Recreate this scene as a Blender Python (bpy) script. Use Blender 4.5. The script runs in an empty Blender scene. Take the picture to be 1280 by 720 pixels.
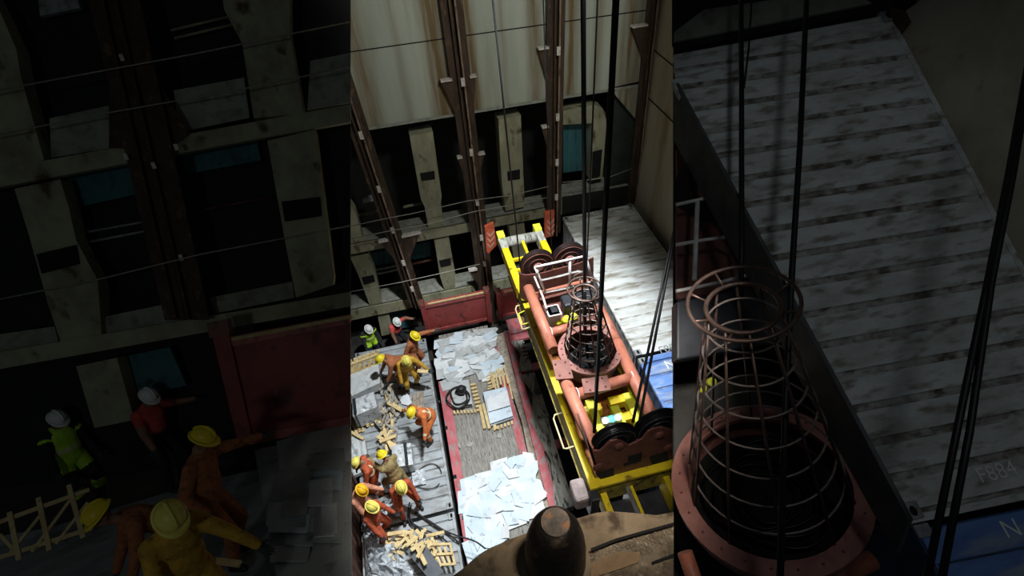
import bpy, bmesh, math, random
import numpy as np
from mathutils import Vector, Matrix, Quaternion
from mathutils.geometry import intersect_line_plane
random.seed(11)
scene = bpy.context.scene
COL = scene.collection

# ------------------------------------------------------------------ camera
F = 664.0
CAMZ = 16.0
CAM = Vector((0, 0, CAMZ))
_dn = Vector((52, 690, F)).normalized()
_Y = Vector((-221, -622, F)); _Y = (_Y - _Y.dot(_dn) * _dn).normalized()
_U = -_dn
_X = _Y.cross(_U)                       # camera frame here: x right, y down, z forward
_X = Vector((-_X.x, -_X.y, -_X.z)) if _X.x < 0 else _X
M3 = Matrix((_X, _Y, _U))               # world = M3 @ cam

def ray(px, py):
    return M3 @ Vector(((px - 640.0), (py - 360.0), F))

def P(px, py, h=None, y=None, x=None, d=None, pl=None):
    """A measured point of the photograph put on a real plane of the place."""
    r = ray(px, py)
    if h is not None: t = -h / r.z
    elif y is not None: t = y / r.y
    elif x is not None: t = x / r.x
    elif d is not None: t = d / F
    else:
        t = (pl[0] - CAM).dot(pl[1]) / r.dot(pl[1])
    return CAM + r * t

def lift(pl, k):
    return (pl[0] + pl[1] * k, pl[1])

camd = bpy.data.cameras.new('camera')
cam = bpy.data.objects.new('camera', camd)
COL.objects.link(cam)
camd.sensor_fit = 'HORIZONTAL'; camd.sensor_width = 36.0; camd.lens = 36.0 * F / 1280.0
camd.clip_start = 0.05; camd.clip_end = 200
cx = M3 @ Vector((1, 0, 0)); cy = M3 @ Vector((0, -1, 0)); cz = M3 @ Vector((0, 0, -1))
cam.matrix_world = Matrix(((cx.x, cy.x, cz.x, 0), (cx.y, cy.y, cz.y, 0), (cx.z, cy.z, cz.z, CAMZ), (0, 0, 0, 1)))
scene.camera = cam

# ------------------------------------------------------------------ materials
def mat(name, c1, c2=None, scale=3.0, rough=0.6, metal=0.0, c3=None, c3at=0.62, stretch=(1, 1, 1),
        bump=0.0, bscale=None, emit=None, detail=6.0, soft=0.12, spec=0.4, alpha=None):
    m = bpy.data.materials.new(name); m.use_nodes = True
    nt = m.node_tree; b = nt.nodes['Principled BSDF']
    b.inputs['Roughness'].default_value = rough; b.inputs['Metallic'].default_value = metal
    b.inputs['Specular IOR Level'].default_value = spec
    if emit:
        b.inputs['Emission Color'].default_value = (*emit[0], 1); b.inputs['Emission Strength'].default_value = emit[1]
    if alpha is not None:
        b.inputs['Alpha'].default_value = alpha
    geo = nt.nodes.new('ShaderNodeNewGeometry')
    mp = nt.nodes.new('ShaderNodeMapping'); mp.inputs['Scale'].default_value = stretch
    nt.links.new(geo.outputs['Position'], mp.inputs['Vector'])
    n1 = nt.nodes.new('ShaderNodeTexNoise'); n1.inputs['Scale'].default_value = scale; n1.inputs['Detail'].default_value = detail
    n1.inputs['Roughness'].default_value = 0.65
    nt.links.new(mp.outputs[0], n1.inputs['Vector'])
    c2 = c2 or tuple(v * 0.75 for v in c1)
    rp = nt.nodes.new('ShaderNodeValToRGB')
    rp.color_ramp.elements[0].position = 0.36; rp.color_ramp.elements[0].color = (*c2, 1)
    rp.color_ramp.elements[1].position = 0.6; rp.color_ramp.elements[1].color = (*c1, 1)
    nt.links.new(n1.outputs['Fac'], rp.inputs['Fac'])
    out = rp.outputs['Color']
    if c3:
        n2 = nt.nodes.new('ShaderNodeTexNoise'); n2.inputs['Scale'].default_value = scale * 1.9; n2.inputs['Detail'].default_value = 8
        mp2 = nt.nodes.new('ShaderNodeMapping'); mp2.inputs['Location'].default_value = (7.3, 2.1, 4.4); mp2.inputs['Scale'].default_value = stretch
        nt.links.new(geo.outputs['Position'], mp2.inputs['Vector']); nt.links.new(mp2.outputs[0], n2.inputs['Vector'])
        r2 = nt.nodes.new('ShaderNodeValToRGB')
        r2.color_ramp.elements[0].position = c3at - soft / 2; r2.color_ramp.elements[0].color = (0, 0, 0, 1)
        r2.color_ramp.elements[1].position = c3at + soft / 2; r2.color_ramp.elements[1].color = (1, 1, 1, 1)
        nt.links.new(n2.outputs['Fac'], r2.inputs['Fac'])
        mx = nt.nodes.new('ShaderNodeMix'); mx.data_type = 'RGBA'
        nt.links.new(r2.outputs['Color'], mx.inputs['Factor']); nt.links.new(out, mx.inputs[6])
        mx.inputs[7].default_value = (*c3, 1); out = mx.outputs[2]
    nt.links.new(out, b.inputs['Base Color'])
    if bump:
        bp = nt.nodes.new('ShaderNodeBump'); bp.inputs['Strength'].default_value = bump; bp.inputs['Distance'].default_value = 0.03
        n3 = nt.nodes.new('ShaderNodeTexNoise'); n3.inputs['Scale'].default_value = bscale or scale * 4; n3.inputs['Detail'].default_value = 5
        nt.links.new(mp.outputs[0], n3.inputs['Vector'])
        nt.links.new(n3.outputs['Fac'], bp.inputs['Height']); nt.links.new(bp.outputs[0], b.inputs['Normal'])
    return m

K = {}
K['wall'] = mat('bulkhead_paint', (.45, .475, .40), (.36, .39, .33), .9, .62, 0, (.27, .25, .17), .64, (1.1, 1.1, .13), .1, 6, soft=.25)
def streaks(m, bands, col):
    # vertical rust runs on the plate: bands = (x, half width, strength)
    nt = m.node_tree; N = nt.nodes.new; L = nt.links.new
    b = nt.nodes['Principled BSDF']; src = b.inputs['Base Color'].links[0].from_socket
    g = N('ShaderNodeNewGeometry'); sx = N('ShaderNodeSeparateXYZ'); L(g.outputs['Position'], sx.inputs[0])
    mp = N('ShaderNodeMapping'); mp.inputs['Scale'].default_value = (5, 1, .35); L(g.outputs['Position'], mp.inputs['Vector'])
    no = N('ShaderNodeTexNoise'); no.inputs['Scale'].default_value = 1.6; no.inputs['Detail'].default_value = 7; L(mp.outputs[0], no.inputs['Vector'])
    acc = None
    def M(op, a, c):
        q = N('ShaderNodeMath'); q.operation = op
        for i, v in enumerate((a, c)):
            if isinstance(v, (int, float)): q.inputs[i].default_value = v
            else: L(v, q.inputs[i])
        return q.outputs[0]
    for x, w, k in bands:
        d = M('ABSOLUTE', M('SUBTRACT', sx.outputs[0], x), 0); t = M('SUBTRACT', 1.0, M('DIVIDE', d, w)); t = M('MAXIMUM', t, 0.0); t = M('MULTIPLY', t, k)
        acc = t if acc is None else M('MAXIMUM', acc, t)
    f = M('MULTIPLY', acc, M('MULTIPLY', M('SUBTRACT', no.outputs['Fac'], .12), 2.7)); q = M('MINIMUM', f, .92); q = M('MAXIMUM', q, 0.0)
    mx = N('ShaderNodeMix'); mx.data_type = 'RGBA'; L(q, mx.inputs['Factor']); L(src, mx.inputs[6]); mx.inputs[7].default_value = (*col, 1)
    L(mx.outputs[2], b.inputs['Base Color'])
streaks(K['wall'], [(1.15, .45, 1.0), (2.05, .25, .9), (-.75, .35, .7), (3.75, .3, .75), (4.75, .3, .85), (5.55, .22, .5), (6.5, .5, .8), (2.9, .16, .35), (.2, .14, .3)], (.15, .085, .025))
K['wallr'] = mat('side_paint', (.54, .48, .36), (.44, .37, .26), 0.8, .6, 0, (.27, .15, .06), .63, (1, .6, .15), .1, 6, soft=.2)
K['web'] = mat('frame_paint', (.38, .37, .25), (.24, .23, .15), 2.2, .7, 0, (.10, .07, .03), .64, (1, 1, .4), .1)
K['ledge'] = mat('ledge_dust', (.36, .37, .32), (.25, .255, .215), 3, .85, 0, (.15, .14, .11), .64, (1, 1, 1), .3, soft=.25)
K['dark'] = mat('recess_shade', (.018, .020, .017), (.010, .011, .010), 1.5, .8)  # shade of the recesses put into a near-black colour
K['teal'] = mat('teal_paint', (.05, .17, .19), (.03, .11, .13), 2.2, .55, 0, (.02, .05, .06), .62, (1.5, 1.5, .2))
K['guide'] = mat('guide_rust', (.085, .054, .036), (.045, .029, .020), 5, .7, .25, (.17, .10, .055), .64, (1, 1, .25), .2)
K['guide_lt'] = mat('guide_worn_edge', (.36, .27, .20), (.20, .12, .08), 7, .5, .3, (.10, .05, .03), .6, (1, 1, .3))
K['clip'] = mat('bare_clip', (.75, .70, .64), (.5, .45, .4), 9, .5)
K['floor'] = mat('hold_floor', (.05, .045, .04), (.02, .02, .018), 2, .9)
K['white_roof'] = mat('white_roof_paint', (.70, .73, .73), (.50, .50, .47), 1.3, .5, 0, (.26, .23, .18), .585, (.55, 2.3, 1), .1, 6, soft=.16)
K['groove_w'] = mat('white_roof_groove', (.60, .61, .60), (.44, .43, .40), 1.6, .7, 0, (.24, .20, .15), .57, (.9, 2.5, 1), soft=.2)
K['groove_n'] = mat('dim_roof_groove', (.50, .50, .48), (.26, .25, .22), 5, .7, 0, (.12, .10, .08), .55, (.9, 1.5, 1), soft=.2)
K['groove_b'] = mat('blue_roof_groove', (.10, .19, .44), (.06, .11, .26), 2, .7, 0, (.35, .38, .42), .62, (.9, 2.5, 1), soft=.2)
K['groove_g'] = mat('grey_roof_groove', (.29, .31, .33), (.20, .21, .22), 2, .7, 0, (.10, .09, .085), .58, (.9, 2.5, 1), soft=.2)
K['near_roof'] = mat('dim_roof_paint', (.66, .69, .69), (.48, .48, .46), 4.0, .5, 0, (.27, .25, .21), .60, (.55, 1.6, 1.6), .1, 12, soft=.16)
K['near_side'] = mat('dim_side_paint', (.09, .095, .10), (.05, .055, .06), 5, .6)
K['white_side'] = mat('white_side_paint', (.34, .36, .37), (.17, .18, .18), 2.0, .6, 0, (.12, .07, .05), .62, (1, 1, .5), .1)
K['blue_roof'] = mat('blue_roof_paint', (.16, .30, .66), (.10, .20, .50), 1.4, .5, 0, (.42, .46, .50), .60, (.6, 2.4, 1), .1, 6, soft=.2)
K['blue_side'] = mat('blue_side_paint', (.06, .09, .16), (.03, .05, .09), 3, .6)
K['mark'] = mat('white_lettering', (.85, .87, .88), (.75, .77, .78), 6, .6)
K['markd'] = mat('grey_lettering', (.20, .21, .22), (.30, .31, .32), 6, .7)
K['grey_roof'] = mat('grey_roof_paint', (.40, .43, .45), (.29, .31, .33), 1.5, .55, 0, (.20, .19, .18), .60, (.7, 1.6, 1), .15, 8, soft=.2)
K['cast'] = mat('casting_grey', (.40, .42, .43), (.2, .2, .2), 8, .6, .3)
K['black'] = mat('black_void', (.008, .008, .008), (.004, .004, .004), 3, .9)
K['red'] = mat('red_oxide', (.30, .050, .045), (.20, .032, .028), 2.0, .55, 0, (.09, .022, .018), .62, (1, 1, .6), .08)
K['redtop'] = mat('red_oxide_edge', (.42, .10, .09), (.28, .06, .05), 4, .5, 0, (.12, .04, .03), .62)
K['pink'] = mat('worn_red_rail', (.55, .15, .17), (.40, .09, .10), 4.5, .6, 0, (.30, .25, .25), .585, (1, .5, 1), .15)
K['deckwood'] = mat('worn_deck_wood', (.34, .32, .29), (.20, .19, .17), 6, .85, 0, (.10, .09, .08), .62, (4, .5, 1), .3)
K['dunnage'] = mat('grey_dunnage_wood', (.42, .42, .38), (.22, .22, .19), 3.2, .9, 0, (.05, .05, .045), .60, (3, .6, 1), .3)
K['slab'] = mat('pale_sheet', (.78, .81, .83), (.66, .69, .72), 2.2, .55, 0, (.50, .52, .54), .66, (1, 1, 1), .05)
K['slab_b'] = mat('pale_blue_sheet', (.66, .76, .84), (.56, .66, .74), 2.2, .5, 0, (.42, .46, .5), .66)
K['slab_g'] = mat('grey_sheet', (.55, .57, .57), (.44, .46, .46), 2.6, .6, 0, (.30, .31, .31), .64)
K['slate'] = mat('slate_sheet', (.17, .18, .20), (.13, .14, .155), 3, .5)
K['wood'] = mat('fresh_pine', (.74, .58, .30), (.58, .42, .20), 5, .75, 0, (.40, .27, .12), .66)
K['woodg'] = mat('weathered_pine', (.42, .36, .29), (.27, .22, .17), 6, .85, 0, (.14, .11, .09), .62)
K['wrap'] = mat('silver_wrap', (.66, .69, .71), (.48, .50, .52), 3.5, .32, .05, (.22, .23, .24), .62, (1, 1, 1), .6, 9)
K['plastic'] = mat('clear_wrap', (.62, .66, .70), (.40, .43, .46), 6, .18, 0, (.25, .27, .29), .60, (1, 1, 1), .8, 12)
K['strap'] = mat('black_rubber', (.018, .018, .020), (.010, .010, .011), 4, .55)
K['rope'] = mat('greased_wire_rope', (.010, .010, .011), (.005, .005, .006), 20, .5, .2)
K['wire'] = mat('thin_pale_wire', (.40, .39, .33), (.28, .27, .23), 8, .5, .3)
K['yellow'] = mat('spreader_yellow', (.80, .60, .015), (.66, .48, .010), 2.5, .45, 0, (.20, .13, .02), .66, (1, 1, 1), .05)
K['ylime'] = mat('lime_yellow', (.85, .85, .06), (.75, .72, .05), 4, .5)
K['yolive'] = mat('dark_olive_yellow', (.36, .29, .05), (.22, .17, .035), 4, .6, 0, (.07, .05, .02), .6)  # darker yellow; on the end plate it carries painted shade
K['salmon'] = mat('salmon_primer', (.50, .185, .12), (.40, .13, .08), 3.5, .5, 0, (.30, .09, .06), .64, (1, 1, 1), .05)
K['ring'] = mat('dusty_salmon', (.34, .145, .12), (.24, .095, .08), 5, .6, 0, (.22, .08, .07), .63)
K['brown'] = mat('brown_primer', (.17, .060, .045), (.11, .038, .03), 3.5, .55, 0, (.06, .025, .02), .63)
K['sheave'] = mat('sheave_dark', (.045, .028, .026), (.02, .014, .014), 5, .4, .5)
K['sheaveb'] = mat('sheave_black', (.018, .018, .020), (.010, .010, .010), 5, .35, .6)
K['cage'] = mat('cage_bar', (.12, .075, .06), (.06, .04, .035), 8, .45, .5)
K['cager'] = mat('cage_hoop', (.27, .22, .20), (.15, .115, .10), 8, .45, .4)
K['guard'] = mat('white_rail_paint', (.82, .80, .78), (.64, .60, .58), 6, .45)
K['whitebox'] = mat('white_enamel', (.82, .84, .84), (.70, .72, .72), 6, .35)
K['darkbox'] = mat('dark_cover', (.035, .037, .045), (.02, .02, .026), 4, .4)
K['steel'] = mat('bright_steel', (.55, .56, .57), (.35, .36, .37), 10, .3, .8)
K['hazard'] = mat('orange_shoe_paint', (.46, .085, .035), (.32, .055, .025), 6, .5, 0, (.16, .05, .03), .64)
K['chev'] = mat('pale_chevron', (.50, .34, .28), (.34, .2, .16), 8, .6)
K['lampg'] = mat('green_lamp', (.05, .75, .40), (.05, .6, .3), 5, .3, 0, emit=((.03, .9, .40), 9.0))
K['lampw'] = mat('white_lamp', (.9, .95, .95), (.8, .9, .9), 5, .3, 0, emit=((.85, 1, .95), 2.5))
K['cone'] = mat('greasy_cone', (.040, .032, .027), (.018, .015, .013), 5, .45, .4, (.11, .075, .05), .66, (1, 1, 1), .4, 25)
K['conetop'] = mat('worn_cone_top', (.25, .19, .15), (.12, .10, .085), 9, .7, .2, (.38, .17, .07), .58, (1, 1, 1), .5, 40)
K['coam'] = mat('rusted_coaming', (.23, .17, .105), (.15, .105, .062), 4, .8, .05, (.06, .038, .022), .60, (1, 1, 1), .5, 22)
K['crust'] = mat('flaking_rust', (.24, .185, .125), (.11, .08, .052), 14, .9, 0, (.34, .28, .20), .64, (1, 1, 1), 1.0, 40)
K['flake'] = mat('pale_flake', (.36, .30, .22), (.22, .17, .11), 12, .9)
K['rusty'] = mat('rust_brown_side', (.10, .045, .032), (.055, .025, .018), 3, .75, 0, (.17, .08, .05), .63, (1, 1, .4), .2)
# people
K['orange'] = mat('orange_coverall', (.62, .17, .045), (.46, .115, .03), 9, .85, 0, (.26, .07, .025), .64, bump=.5, bscale=22)
K['orange_d'] = mat('dusty_orange_coverall', (.42, .15, .06), (.30, .10, .04), 9, .85, 0, (.18, .07, .03), .62, bump=.5, bscale=22)
K['orange_r'] = mat('deep_orange_coverall', (.52, .10, .04), (.36, .065, .03), 9, .85, 0, (.20, .05, .02), .62, bump=.5, bscale=22)
K['salmons'] = mat('faded_orange_coverall', (.70, .33, .21), (.55, .22, .13), 9, .85, 0, (.32, .10, .06), .62, bump=.5, bscale=22)
K['yellows'] = mat('yellow_coverall', (.62, .36, .04), (.44, .24, .03), 9, .85, 0, (.26, .13, .02), .62, bump=.5, bscale=22)
K['khaki'] = mat('khaki_coverall', (.32, .24, .10), (.20, .15, .06), 9, .85, 0, (.11, .08, .04), .60, bump=.5, bscale=22)
K['redshirt'] = mat('red_shirt', (.72, .10, .09), (.52, .06, .06), 9, .8, bump=.4, bscale=22)
K['navy'] = mat('dark_trousers', (.022, .024, .030), (.014, .015, .018), 8, .85)
K['hiviz'] = mat('lime_vest', (.52, .85, .05), (.40, .70, .04), 8, .6)
K['reflect'] = mat('reflective_strip', (.78, .74, .50), (.62, .58, .36), 10, .35)
K['skin'] = mat('skin', (.30, .15, .09), (.24, .115, .07), 8, .55)
K['hair'] = mat('dark_hair', (.012, .010, .009), (.008, .007, .006), 20, .6)
K['boot'] = mat('black_boot', (.020, .019, .018), (.012, .011, .011), 10, .5)
K['glove'] = mat('dark_glove', (.055, .060, .065), (.03, .034, .038), 12, .8)
K['hatw'] = mat('white_helmet', (.86, .87, .86), (.78, .79, .78), 8, .35)
K['haty'] = mat('yellow_helmet', (.85, .68, .03), (.72, .55, .02), 8, .38)
K['hatl'] = mat('pale_yellow_helmet', (.84, .74, .16), (.68, .58, .10), 8, .4)
K['hato'] = mat('orange_yellow_helmet', (.88, .50, .02), (.74, .38, .015), 8, .38)

# ------------------------------------------------------------------ mesh builder
class MB:
    def __init__(s): s.v = []; s.f = []; s.m = []; s.cur = 0; s.sm = []
    def add(s, vs, fs, smooth=False):
        b = len(s.v); s.v += [Vector(v) for v in vs]
        for f in fs: s.f.append([b + i for i in f]); s.m.append(s.cur); s.sm.append(smooth)
        return s
    def hexa(s, a):                     # 8 points: bottom 4, top 4
        return s.add(a, [(3, 2, 1, 0), (4, 5, 6, 7), (0, 1, 5, 4), (1, 2, 6, 5), (2, 3, 7, 6), (3, 0, 4, 7)])
    def box(s, p0, p1):
        x0, y0, z0 = (min(p0[i], p1[i]) for i in range(3)); x1, y1, z1 = (max(p0[i], p1[i]) for i in range(3))
        return s.hexa([(x0, y0, z0), (x1, y0, z0), (x1, y1, z0), (x0, y1, z0), (x0, y0, z1), (x1, y0, z1), (x1, y1, z1), (x0, y1, z1)])
    def obox(s, c, ex, ey, ez):
        c, ex, ey, ez = map(Vector, (c, ex, ey, ez))
        return s.hexa([c - ex - ey - ez, c + ex - ey - ez, c + ex + ey - ez, c - ex + ey - ez, c - ex - ey + ez, c + ex - ey + ez, c + ex + ey + ez, c - ex + ey + ez])
    def bar(s, a, b, w, t, up=(0, 0, 1)):
        a, b = Vector(a), Vector(b); d = (b - a); L = d.length; d.normalize(); up = Vector(up)
        sx = d.cross(up)
        if sx.length < 1e-4: sx = d.cross(Vector((1, 0, 0)))
        sx.normalize(); n = sx.cross(d).normalized()
        return s.obox((a + b) / 2, sx * w / 2, d * L / 2, n * t / 2)
    def prism(s, pts, off):
        pts = [Vector(p) for p in pts]; off = Vector(off); n = len(pts)
        return s.add(pts + [p + off for p in pts], [list(range(n))[::-1], list(range(n, 2 * n))] + [(i, (i + 1) % n, n + (i + 1) % n, n + i) for i in range(n)])
    def tube(s, pts, r, n=8, closed=False):
        pts = [Vector(p) for p in pts]; k = len(pts); rs = r if isinstance(r, (list, tuple)) else [r] * k
        vs = []; pu = None
        for i, p in enumerate(pts):
            a = pts[(i - 1) % k] if (closed or i > 0) else p; b = pts[(i + 1) % k] if (closed or i < k - 1) else p
            t = (b - a).normalized()
            if pu is None:
                pu = t.cross(Vector((0, 0, 1)))
                if pu.length < .05: pu = t.cross(Vector((1, 0, 0)))
            pu = (pu - t * pu.dot(t)); pu.normalize(); w = t.cross(pu)
            for j in range(n):
                an = 2 * math.pi * j / n; vs.append(p + (pu * math.cos(an) + w * math.sin(an)) * rs[i])
        fs = []
        for i in range(k if closed else k - 1):
            i2 = (i + 1) % k
            for j in range(n):
                j2 = (j + 1) % n; fs.append((i * n + j, i * n + j2, i2 * n + j2, i2 * n + j))
        s.add(vs, fs, True)
        if not closed:
            b = len(s.v) - len(vs)
            s.f.append([b + j for j in range(n)][::-1]); s.m.append(s.cur); s.sm.append(False)
            s.f.append([b + (k - 1) * n + j for j in range(n)]); s.m.append(s.cur); s.sm.append(False)
        return s
    def lathe(s, c, prof, ax=(0, 0, 1), n=32, cap=True):     # prof: (r, t) along the axis
        c = Vector(c); ax = Vector(ax).normalized()
        u = ax.cross(Vector((1, 0, 0)));
        if u.length < .1: u = ax.cross(Vector((0, 1, 0)))
        u.normalize(); w = ax.cross(u); vs = []; fs = []
        for r, t in prof:
            for j in range(n):
                a = 2 * math.pi * j / n; vs.append(c + ax * t + (u * math.cos(a) + w * math.sin(a)) * r)
        for i in range(len(prof) - 1):
            for j in range(n):
                j2 = (j + 1) % n; fs.append((i * n + j, i * n + j2, (i + 1) * n + j2, (i + 1) * n + j))
        s.add(vs, fs, False); b = len(s.v) - len(vs)
        if cap:
            s.f.append([b + j for j in range(n)][::-1]); s.m.append(s.cur); s.sm.append(False)
            q = b + (len(prof) - 1) * n; s.f.append([q + j for j in range(n)]); s.m.append(s.cur); s.sm.append(False)
        return s
    def ring(s, c, ax, R, r, n=36, k=8, a0=0, a1=2 * math.pi, u=None):
        c = Vector(c); ax = Vector(ax).normalized()
        if u is None:
            u = ax.cross(Vector((1, 0, 0)))
            if u.length < .1: u = ax.cross(Vector((0, 1, 0)))
        u = Vector(u).normalized(); w = ax.cross(u)
        full = abs(a1 - a0) > 6.28
        pts = [c + (u * math.cos(a0 + (a1 - a0) * i / n) + w * math.sin(a0 + (a1 - a0) * i / n)) * R for i in range(n if full else n + 1)]
        return s.tube(pts, r, k, closed=full)
    def build(s, name, m, parent=None, bevel=0.0, smooth=None, origin=None):
        off = Vector((0, 0, 0))
        if parent is not None:
            p = parent
            while p is not None: off += p.location; p = p.parent
        elif origin is not None: off = Vector(origin)
        elif s.v:
            xs = [v.x for v in s.v]; ys = [v.y for v in s.v]; zs = [v.z for v in s.v]
            off = Vector(((min(xs) + max(xs)) / 2, (min(ys) + max(ys)) / 2, min(zs)))
        me = bpy.data.meshes.new(name)
        me.from_pydata([v - off for v in s.v], [], s.f)
        ms = m if isinstance(m, (list, tuple)) else [m]
        for q in ms: me.materials.append(q)
        me.polygons.foreach_set('material_index', s.m)
        me.polygons.foreach_set('use_smooth', [bool(x) if smooth is None else smooth for x in s.sm])
        bm = bmesh.new(); bm.from_mesh(me); bmesh.ops.recalc_face_normals(bm, faces=bm.faces); bm.to_mesh(me); bm.free()
        me.update()
        o = bpy.data.objects.new(name, me); COL.objects.link(o)
        if parent is not None: o.parent = parent
        else: o.location = off
        if bevel:
            b = o.modifiers.new('bevel', 'BEVEL'); b.width = bevel; b.segments = 2; b.limit_method = 'ANGLE'
        return o

def tag(o, label=None, cat=None, group=None, kind=None):
    if label: o['label'] = label
    if cat: o['category'] = cat
    if group: o['group'] = group
    if kind: o['kind'] = kind
    return o
def empty(name, loc, label, cat, group=None):
    o = bpy.data.objects.new(name, None); COL.objects.link(o); o.location = loc; o.empty_display_size = .2
    return tag(o, label, cat, group)
def plab(o, s): o['label'] = s; return o
def struct(o): o['kind'] = 'structure'; return o
def copy_tree(o, parent=None):
    c = o.copy(); COL.objects.link(c)
    if parent is not None: c.parent = parent
    for ch in list(o.children): copy_tree(ch, c)
    return c
def V(*a): return Vector(a)

def text_mesh(name, body, size, m, parent, origin, right, up, off=0.003):
    """Lettering as a mesh lying on a surface: right / up are world directions of the text."""
    cu = bpy.data.curves.new('lettering', 'FONT'); cu.body = body; cu.size = size
    cu.fill_mode = 'FRONT'
    to = bpy.data.objects.new('lettering', cu); COL.objects.link(to)
    dg = bpy.context.evaluated_depsgraph_get(); me0 = to.evaluated_get(dg).to_mesh()
    vs = [v.co.copy() for v in me0.vertices]; fs = [list(p.vertices) for p in me0.polygons]
    to.evaluated_get(dg).to_mesh_clear()
    bpy.data.objects.remove(to); bpy.data.curves.remove(cu)
    right = Vector(right).normalized(); up = Vector(up).normalized(); n = right.cross(up)
    b = MB(); b.add([Vector(origin) + right * v.x + up * v.y + n * off for v in vs], fs)
    return b.build(name, m, parent)
# ------------------------------------------------------------------ people
def _ik(a, t, l1, l2, pole):
    a, t, pole = Vector(a), Vector(t), Vector(pole)
    d = t - a; L = d.length
    if L > (l1 + l2) * .995: t = a + d * ((l1 + l2) * .995 / L); d = t - a; L = d.length
    dn = d.normalized(); x = (l1 * l1 - l2 * l2 + L * L) / (2 * L); hh = math.sqrt(max(1e-6, l1 * l1 - x * x))
    pp = pole - dn * pole.dot(dn)
    if pp.length < 1e-4: pp = dn.cross(Vector((1, 0, 0)))
    return a + dn * x + pp.normalized() * hh, t

def _ell(bm, c, ax, n=12):
    """ellipsoid: ax = three half axis vectors"""
    c = Vector(c); r = bmesh.ops.create_uvsphere(bm, u_segments=n, v_segments=n // 2 + 2, radius=1.0)
    for v in r['verts']:
        q = v.co.copy(); v.co = c + ax[0] * q.x + ax[1] * q.y + ax[2] * q.z

def _cap(bm, a, b, ra, rb, n=12):
    a, b = Vector(a), Vector(b); d = b - a; L = d.length
    if L < 1e-5: d = Vector((0, 0, 1)); L = 1e-5
    d.normalize(); u = d.cross(Vector((.31, .95, .1)));
    if u.length < .1: u = d.cross(Vector((1, 0, 0)))
    u.normalize(); w = d.cross(u)
    rings = []
    prof = [(-ra * math.cos(t), ra * math.sin(t)) for t in (.35, .8, 1.25)] + [(L * k, ra + (rb - ra) * k) for k in (0, .5, 1)] + [(L + rb * math.cos(t), rb * math.sin(t)) for t in (1.25, .8, .35)]
    for t, r in prof:
        rings.append([bm.verts.new(a + d * t + (u * math.cos(2 * math.pi * j / n) + w * math.sin(2 * math.pi * j / n)) * r) for j in range(n)])
    for i in range(len(rings) - 1):
        for j in range(n):
            bm.faces.new((rings[i][j], rings[i][(j + 1) % n], rings[i + 1][(j + 1) % n], rings[i + 1][j]))
    bm.faces.new(rings[0][::-1]); bm.faces.new(rings[-1])

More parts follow.
